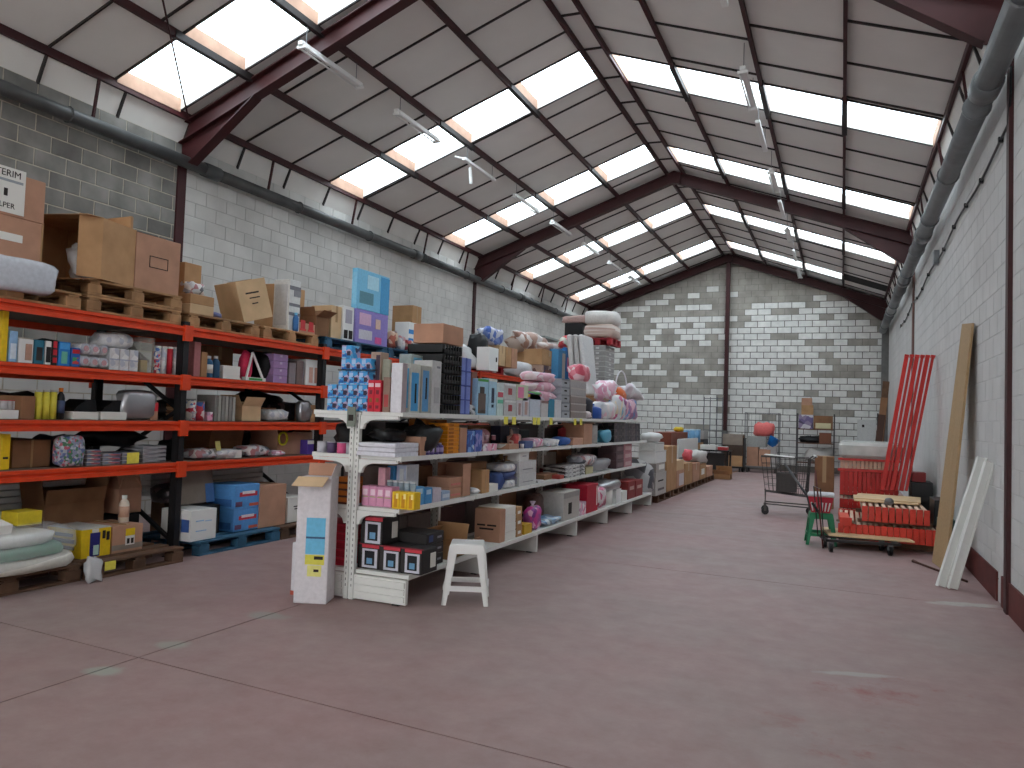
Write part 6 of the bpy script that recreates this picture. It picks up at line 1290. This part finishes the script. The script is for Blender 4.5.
# panels near the back right corner
box('dotted_sheet', 'pale panel with one black dot leaning at the back wall', 'panel', Xof(857, 26.3, 1.2), Xof(876, 26.3, 1.2), 26.25, 26.30, .9, 1.75, C('c4c4c2'), [('black_dot', '-y', .25, .38, .72, .82, INK)])
box('grey_cabinet', 'low grey cabinet under the pale panel at the back wall', 'cabinet', Xof(852, 26.1, 1), Xof(880, 26.1, 1), 25.9, 26.5, .001, .895, C('9a9896'), [('door_gap', '-y', .49, .51, .05, .95, INK)])
o = MB().tube([(0, 0, 0), (0, 0, 1.95)], .02, 8).build('black_pole', BPLASTIC, None, True, (Xof(877.5, 25.7, 1.2), 25.7, 0)); tag(o, 'thin black pole standing beside the pale panel', 'pole')
for i in range(3):
    o = MB().bar((0, 0, 0), (.20, .12*i, 2.75-.45*i), .16, .03, (0, 1, 0)).build('plank', (WOOD_D, CARD_D, mat('dark_plank', '4a332a', .8))[i], None, False, (.86-.06*i, 22.6-.5*i, 0)); tag(o, ('tallest dark plank leaning in the back corner', 'middle dark plank leaning in the back corner', 'shortest dark plank leaning in the back corner')[i], 'plank')

# ================================================================== SHOPPING TROLLEY
def cart(x, y, rz):
    t = thing('shopping_trolley', 'wire shopping trolley parked before the shelf unit', 'trolley', (x, y, 0), (0, 0, rz))
    # local: length along Y (front at +Y), width along X
    TW = mat('trolley_wire', '4a4644', .45, metal=.3)
    b = MB()
    def pt(u, v, s):          # u 0 rear..1 front, v 0 bottom..1 top, s side
        yb, yt = -.28, -.34; fb, ft = .36, .44
        yy = (yb+(fb-yb)*u)*(1-v)+(yt+(ft-yt)*u)*v; wr = .27-.07*u+.0*v; zb = .33+.05*u; ztp = .96
        return (s*wr*(.88+.12*v), yy, zb+(ztp-zb)*v)
    for s in (-1, 1):
        for u in [i/10 for i in range(11)]: b.tube([pt(u, 0, s), pt(u, 1, s)], .004, 4)
        for v in (0, .2, .4, .6, .8, 1): b.tube([pt(0, v, s), pt(1, v, s)], .004 if v < 1 else .008, 4)
    for v in (0, .2, .4, .6, .8, 1): b.tube([pt(1, v, -1), pt(1, v, 1)], .004, 4); b.tube([pt(0, v, -1), pt(0, v, 1)], .004, 4)
    for k in range(9):
        q = -1+2*k/8; p0 = Vector(pt(0, 0, 1)); p1 = Vector(pt(1, 0, 1)); b.tube([(p0.x*q, p0.y, p0.z), (p1.x*q, p1.y, p1.z)], .004, 4)
        for u in (0, 1): a0 = pt(u, 0, 1); a1 = pt(u, 1, 1); b.tube([(a0[0]*q, a0[1], a0[2]), (a1[0]*q, a1[1], a1[2])], .004, 4)
    tag(b.build('basket', TW, t), kind=None)
    MB().tube([(-.27, -.42, 1.0), (.27, -.42, 1.0)], .016, 8).build('handle', C('c8c4c0'), t)
    for s in (-1, 1):
        MB().tube([(s*.27, -.42, 1.0), (s*.25, -.33, .93), (s*.24, -.30, .36), (s*.25, -.36, .14)], .012, 6).build('frame_tube', TW, t)
        MB().tube([(s*.25, -.36, .16), (s*.19, .36, .18), (s*.18, .36, .4)], .012, 6).build('frame_tube', TW, t)
        for yy in (-.36, .36):
            w_ = MB().tube([(s*(.25 if yy < 0 else .19)-.012, yy, .06), (s*(.25 if yy < 0 else .19)+.012, yy, .06)], .06, 14); w_.build('wheel', BPLASTIC, t)
            MB().box(s*(.25 if yy < 0 else .19)-.018, s*(.25 if yy < 0 else .19)+.018, yy-.02, yy+.02, .06, .16).build('fork', TW, t)
    MB().tube([(-.2, .36, .18), (.2, .36, .18)], .012, 6).build('frame_tube', TW, t)
    return t
cart(-.82, 13.75, PI/2+.1)
box('dark_carton', 'dark carton lying inside the shopping trolley', 'carton', -1.0, -.68, 13.6, 13.9, .385, .70, C('4a4644'))
box('white_sheet', 'white sheet resting across the shopping trolley', 'sheet', -1.2, -.72, 13.55, 13.85, .975, .985, PAPER, rot=(0, .06, 0))

# ================================================================== BUNDLES OF RED BEAMS BY THE RIGHT WALL
CREAM = mat('pale_beam_top', 'd8b8a0', .6, noise=.1)
def beam_mesh(L, w=.055, h=.17, m=ORED):
    a = MB().cbox(-w*.32, w*.32, .01, L-.01, h*.30, h*.92, .004).mesh('profile'); a.materials.append(CREAM)
    b = MB().cbox(-w*.5, w*.5, -.006, .006, 0, h, .002)
    for zz in (.2, .5, .8): b.box(-w*.2, w*.2, -.010, -.005, h*zz-.008, h*zz+.008)
    b = b.mesh('end_plate'); b.materials.append(m); return a, b, L
def beam_row(x0, x1, n, y, z, meshes, label, group, ground=False):
    a, b, L = meshes
    ordn = ['first', 'second', 'third', 'fourth', 'fifth', 'sixth', 'seventh', 'eighth', 'ninth', 'tenth', 'eleventh', 'twelfth', 'thirteenth', 'fourteenth', 'fifteenth', 'sixteenth', 'seventeenth', 'eighteenth']
    for i in range(n):
        t = thing('rack_beam', label % ordn[i], 'beam', (x0+(x1-x0)*(i+.5)/n, y+random.uniform(-.02, .02), z), (0, 0, 0), group)
        put('profile', a, t); put('end_plate', b, t); put('end_plate', b, t, (0, L, 0))
m1 = beam_mesh(1.9, .066, .185); m2 = beam_mesh(1.9, .066, .19)
box('bearer', 'front wooden bearer under the near red beams', 'timber', -.02, 1.1, 10.85, 10.95, .001, .095, WOOD_D)
box('bearer', 'rear wooden bearer under the near red beams', 'timber', -.02, 1.1, 12.15, 12.25, .001, .095, WOOD_D)
beam_row(-.03, 1.09, 16, 10.62, .098, m2, 'orange red rack beam, %s from the aisle in the lower near layer', 'lower near layer of beams')
box('bearer', 'front wooden bearer between the near beam layers', 'timber', .2, 1.05, 10.85, 10.95, .291, .335, WOOD_D)
box('bearer', 'rear wooden bearer between the near beam layers', 'timber', .2, 1.05, 12.15, 12.25, .291, .335, WOOD_D)
beam_row(.24, 1.0, 10, 10.62, .338, m1, 'orange red rack beam, %s from the aisle in the upper near layer', 'upper near layer of beams')
for k in range(2): box('plywood_sheet', ('lower plywood sheet lying on the upper near beams', 'upper plywood sheet lying on the upper near beams')[k], 'plywood', .16+.03*k, .93+.06*k, 11.2+.15*k, 12.1+.1*k, .525+.016*k, .540+.016*k, PLY, rot=(0, 0, -.08*k))
bag('tape_ball', 'grey ball of crumpled tape on the upper near beams', 'ball', .56, 10.9, .522, .11, .11, .1, C('6a6a6c'), 240, e=.95)
# single orange beam resting at the side
t = thing('rack_beam', 'single bright orange beam lying at the aisle side of the stack', 'beam', (.06, 10.55, .30), (-.02, 0, .03)); MB().cbox(-.06, .06, 0, 1.0, .0, .05).build('profile', ORANGE, t); MB().cbox(-.07, .07, -.012, 0, -.03, .07, .003).build('end_plate', ORED, t)
box('bearer', 'dark bearer block under the single orange beam', 'timber', -.05, .17, 10.75, 10.9, .291, .301, WOOD_D)
# black boxes by the wall
box('black_box', 'black plastic box between the beam stack and the wall', 'box', 1.08, 1.27, 11.0, 11.6, .292, .62, BPLASTIC, [('lid', 'top', 0, 1, 0, 1, DK)])
box('green_box', 'dark green metal box at the foot of the wall by the beams', 'box', 1.10, 1.27, 10.66, 10.95, .001, .42, C('2f4a46'), [('lid', 'top', 0, 1, 0, 1, C('4a6a64'))])
# far stack
xs0, xs1 = -.02, .80
for k, zz in enumerate((.001, .20, .40)):
    box('bearer', 'timber bearer under the %s far beam layer' % ('lowest', 'middle', 'upper')[k], 'timber', xs0, xs1+.1, 13.5, 13.62, zz, zz+.05, WOOD_D)
    box('bearer', 'rear timber bearer under the %s far beam layer' % ('lowest', 'middle', 'upper')[k], 'timber', xs0, xs1+.1, 14.6, 14.72, zz, zz+.05, WOOD_D)
m3 = beam_mesh(1.8, .058, .14, RED)
beam_row(xs0, xs1, 13, 13.05, .053, m3, 'red rack beam, %s from the aisle in the lowest far layer', 'lowest far layer of beams')
beam_row(xs0, xs1, 13, 13.05, .253, m3, 'red rack beam, %s from the aisle in the middle far layer', 'middle far layer of beams')
m4 = beam_mesh(1.8, .058, .36, RED)
beam_row(xs0, xs1, 13, 13.05, .455, m4, 'tall red rack beam, %s from the aisle in the upper far layer', 'upper far layer of beams')
box('red_rail', 'long red cross rail lying on the upper far beams', 'rail', xs0-.03, xs1+.02, 13.03, 13.10, .818, .86, RED)
beam_row(xs0, xs1, 14, 13.12, .862, beam_mesh(1.7, .05, .12, CREAM), 'pale beam, %s from the aisle on top of the far stack', 'pale beams of the far stack')
box('red_rail', 'red cross rail over the pale beams of the far stack', 'rail', xs0-.03, xs1+.02, 13.05, 13.1, .985, 1.02, RED)
o = MB().cbox(xs0-.02, xs1+.06, 13.0, 14.9, 1.022, 1.27, .05).build('wrapped_pack', mat('film_over_card', 'b8b8b4', .25, noise=.12, scale=6, bump=.3)); tag(o, 'grey pack under shiny film on top of the far red beams', 'pack')
# leaning red beams
bx = [.55, .62, .70, .78, .86, .93]
for i in range(6):
    p0 = Vector((.56+.065*i, 12.72+.02*i, .585)); p1 = Vector((.885+.072*i, 13.0+.02*i, 2.62+.0*i))
    t = thing('leaning_beam', 'long bright red beam leaning on the wall, %s from the aisle' % ('first', 'second', 'third', 'fourth', 'fifth', 'sixth')[i], 'beam', p0, (0, 0, 0), 'leaning red beams')
    d = p1-p0
    MB().bar((0, 0, 0), tuple(d), .036 if i % 2 else .056, .08, (0, 1, 0)).build('profile', RED, t); MB().bar(tuple(d*.985), tuple(d*1.0), .06, .1, (0, 1, 0)).build('end_plate', RED, t)
# hand basket on a green stool, flat dolly
gx, gy = FLOOR(825, 546)
stool('green plastic stool carrying the red basket', gx-.06, gy+.18, mat('green_plastic', '1f7a52', .4), .40, .1)
zb = .402; bx0, by0 = gx-.06, gy+.18
t = thing('shopping_basket', 'red and white hand basket with a white lid on the green stool', 'basket', (bx0, by0, zb))
MB().quadbox([(-.11, -.09, 0), (.11, -.09, 0), (.11, .09, 0), (-.11, .09, 0), (-.15, -.12, .2), (.15, -.12, .2), (.15, .12, .2), (-.15, .12, .2)]).build('tub', C('b82a3c'), t)
for k in range(6): MB().quadbox([(-.10+k*.036, -.098, .02), (-.085+k*.036, -.098, .02), (-.085+k*.036, -.092, .02), (-.10+k*.036, -.092, .02), (-.12+k*.044, -.119, .13), (-.10+k*.044, -.119, .13), (-.10+k*.044, -.112, .13), (-.12+k*.044, -.112, .13)]).build('white_bar', WPLASTIC, t)
MB().cbox(-.16, .16, -.13, .13, .2, .25, .02).build('lid', C('c8c8cc'), t)
t = thing('dolly', 'flat metal dolly with a plywood board beside the beam stack', 'dolly', (.25, 10.12, 0), (0, 0, .22))
MB().box(-.42, .42, -.02, .02, .12, .15).box(-.42, .42, .33, .37, .12, .15).box(-.42, -.38, -.02, .37, .12, .15).box(.38, .42, -.02, .37, .12, .15).build('frame', mat('dark_dolly_steel', '3a3838', .5, metal=.4), t)
for sx in (-.36, .30):
    for sy in (0, .35):
        MB().tube([(sx-.018, sy, .055), (sx+.018, sy, .055)], .055, 14).build('wheel', BPLASTIC, t); MB().box(sx-.03, sx+.03, sy-.02, sy+.02, .06, .125).build('fork', GALV, t)
MB().tube([(-.44, 0, .13), (-.50, -.05, .75), (-.50, .35, .75), (-.44, .35, .13)], .007, 6).build('handle', BPLASTIC, t)
cr = [FLOOR(u, v, .17) for u, v in ((829, 534.5), (915, 541.5), (899, 533), (820, 526.5))]
o = MB().quadbox([(a, b_, .153) for a, b_ in cr]+[(a, b_, .17) for a, b_ in cr]).build('plywood_board', PLY); tag(o, 'long plywood board lying on the flat dolly', 'plywood')
o = MB().tube([(Xof(784, 11.4, 1.0), 11.6, .95), (Xof(819, 10.3, .4), 10.35, .42)], .016, 8).build('broom_stick', BPLASTIC, None, True); tag(o, 'black broom stick slanting between the trolley and the green stool', 'stick')
o = MB().tube([(Xof(815, 10.25, .8), 10.3, .95), (Xof(823, 10.2, .0), 10.28, 0.001)], .010, 8).build('thin_rod', C('5a2a28'), None, True); tag(o, 'thin dark red rod standing beside the green stool', 'rod')
# leaning particle board, white profiles, floor rod
def leaning(name, label, cat, m, b0, b1, t0, t1, th):
    b0, b1, t0, t1 = map(Vector, (b0, b1, t0, t1)); n = (b1-b0).cross(t0-b0).normalized()*th
    o = MB().quadbox([b0, b1, b1+n, b0+n, t0, t1, t1+n, t0+n]).build(name, m); return tag(o, label, cat)
leaning('particle_board', 'tall brown particle board leaning against the white wall', 'board', MDF, (.985, 9.98, 0), (1.05, 9.40, 0), (1.268, 10.05, 2.72), (1.268, 9.32, 2.64), .025)
for i, (a, b_) in enumerate((((.89, 8.46), (1.25, 8.66)), ((.98, 8.40), (1.265, 8.34)))):
    t = thing('white_profile', ('longer white metal profile leaning on the wall', 'shorter white metal profile leaning on the wall')[i], 'profile', (0, 0, 0))
    p = Vector((a[0], a[1], .012)); q = Vector((b_[0], b_[1], 1.25-.03*i)); s = Vector((.034, .012, 0))
    MB().bar(p, q, .085, .02, (.3, -1, .2)).build('web', WSTEEL, t); MB().bar(p-s, q-s, .012, .05, (.3, -1, .2)).build('rib', WSTEEL, t); MB().bar(p+s, q+s, .012, .05, (.3, -1, .2)).build('rib', WSTEEL, t)
o = MB().tube([(.76, 9.84, .016), (.80, 9.75, .014), (1.16, 8.85, .014)], [.02, .012, .012], 8).build('floor_rod', mat('rusty_rod', '4a2f26', .7), None, True); tag(o, 'rusty rod lying on the floor under the leaning boards', 'rod')
# thin conduit on the right wall
o = MB().tube([(XR-.03, 17.05, 0), (XR-.03, 17.05, 4.7)], .02, 8).build('conduit', mat('brown_conduit', '6a4a44', .6), None, True); tag(o, 'thin brown conduit running up the white painted wall', 'conduit')
box('black_crate', 'tall black crate between the far red beams and the wall', 'crate', .96, 1.24, 12.85, 13.4, .001, .72, BPLASTIC, [('lid', 'top', 0, 1, 0, 1, DK), ('slot', '-y', .2, .8, .6, .7, DK)])
box('red_box', 'small dark red box on the tall black crate by the wall', 'box', .97, 1.15, 12.88, 13.2, .726, .86, C('7a1f20'), [('lid', 'top', 0, 1, 0, 1, C('8a2a28'))])
box('carton', 'brown carton beside the shopping trolley handle', 'carton', -.45, -.12, 15.2, 15.6, .001, .95, CARD_D, [('tape', '-y', .4, .6, .5, 1, TAPE)])

# ================================================================== DARK GOODS ADDED TO DARKEN THE BACK OF THE RACK SHELVES
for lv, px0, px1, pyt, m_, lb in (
    (2, 42, 70, 340, BPLASTIC, 'added black bag at the back of the upper rack shelf behind the toy boxes'),
    (2, 118, 150, 345, DARKP, 'added dark wrapped bundle at the back of the upper rack shelf behind the paper bundles'),
    (2, 205, 232, 347, CARD_D, 'added dark brown carton at the back of the upper rack shelf behind the blue bottles'),
    (2, 262, 300, 352, BPLASTIC, 'added black bag at the back of the upper rack shelf behind the purple cases'),
    (1, 8, 40, 393, BPLASTIC, 'added black bag at the back of the middle rack shelf behind the yellow canisters'),
    (1, 168, 196, 400, BPLASTIC, 'added black bag at the back of the middle rack shelf behind the printed tins'),
    (1, 246, 290, 393, BPLASTIC, 'added big black bag at the back of the middle rack shelf behind the small open carton'),
    (0, 60, 96, 440, DARKP, 'added dark bundle at the back of the lower rack shelf behind the toy bag'),
    (0, 228, 276, 432, BPLASTIC, 'added big black bag at the back of the lower rack shelf behind the folded garments')):
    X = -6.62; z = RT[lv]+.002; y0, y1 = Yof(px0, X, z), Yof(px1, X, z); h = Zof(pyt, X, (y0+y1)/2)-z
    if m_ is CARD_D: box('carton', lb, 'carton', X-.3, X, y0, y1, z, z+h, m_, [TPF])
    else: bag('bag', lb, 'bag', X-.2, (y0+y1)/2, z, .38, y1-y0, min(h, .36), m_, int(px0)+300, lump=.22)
# small things along the third gondola shelf
for i, (px, c, lb) in enumerate(((486, 'c8a8b0', 'tiny pale pink pot at the third shelf edge'), (493, '8a5a60', 'tiny dark red pot beside the pale pink one'), (522, 'd8d0d0', 'tiny white pot before the red dressed doll'), (549, 'd8a0b0', 'tiny rose pot beside the crumpled pink bag'), (556, 'e0d8d8', 'tiny cream pot before the crumpled white bag'))):
    can('pot', lb, 'pot', GF-.03+.0, Yof(px, GF-.03, GZ[2]), GZ[2]+.105 if i in (0, 1) else GZ[2]+.001, .022, .05, C(c), C('e0dcdc'))
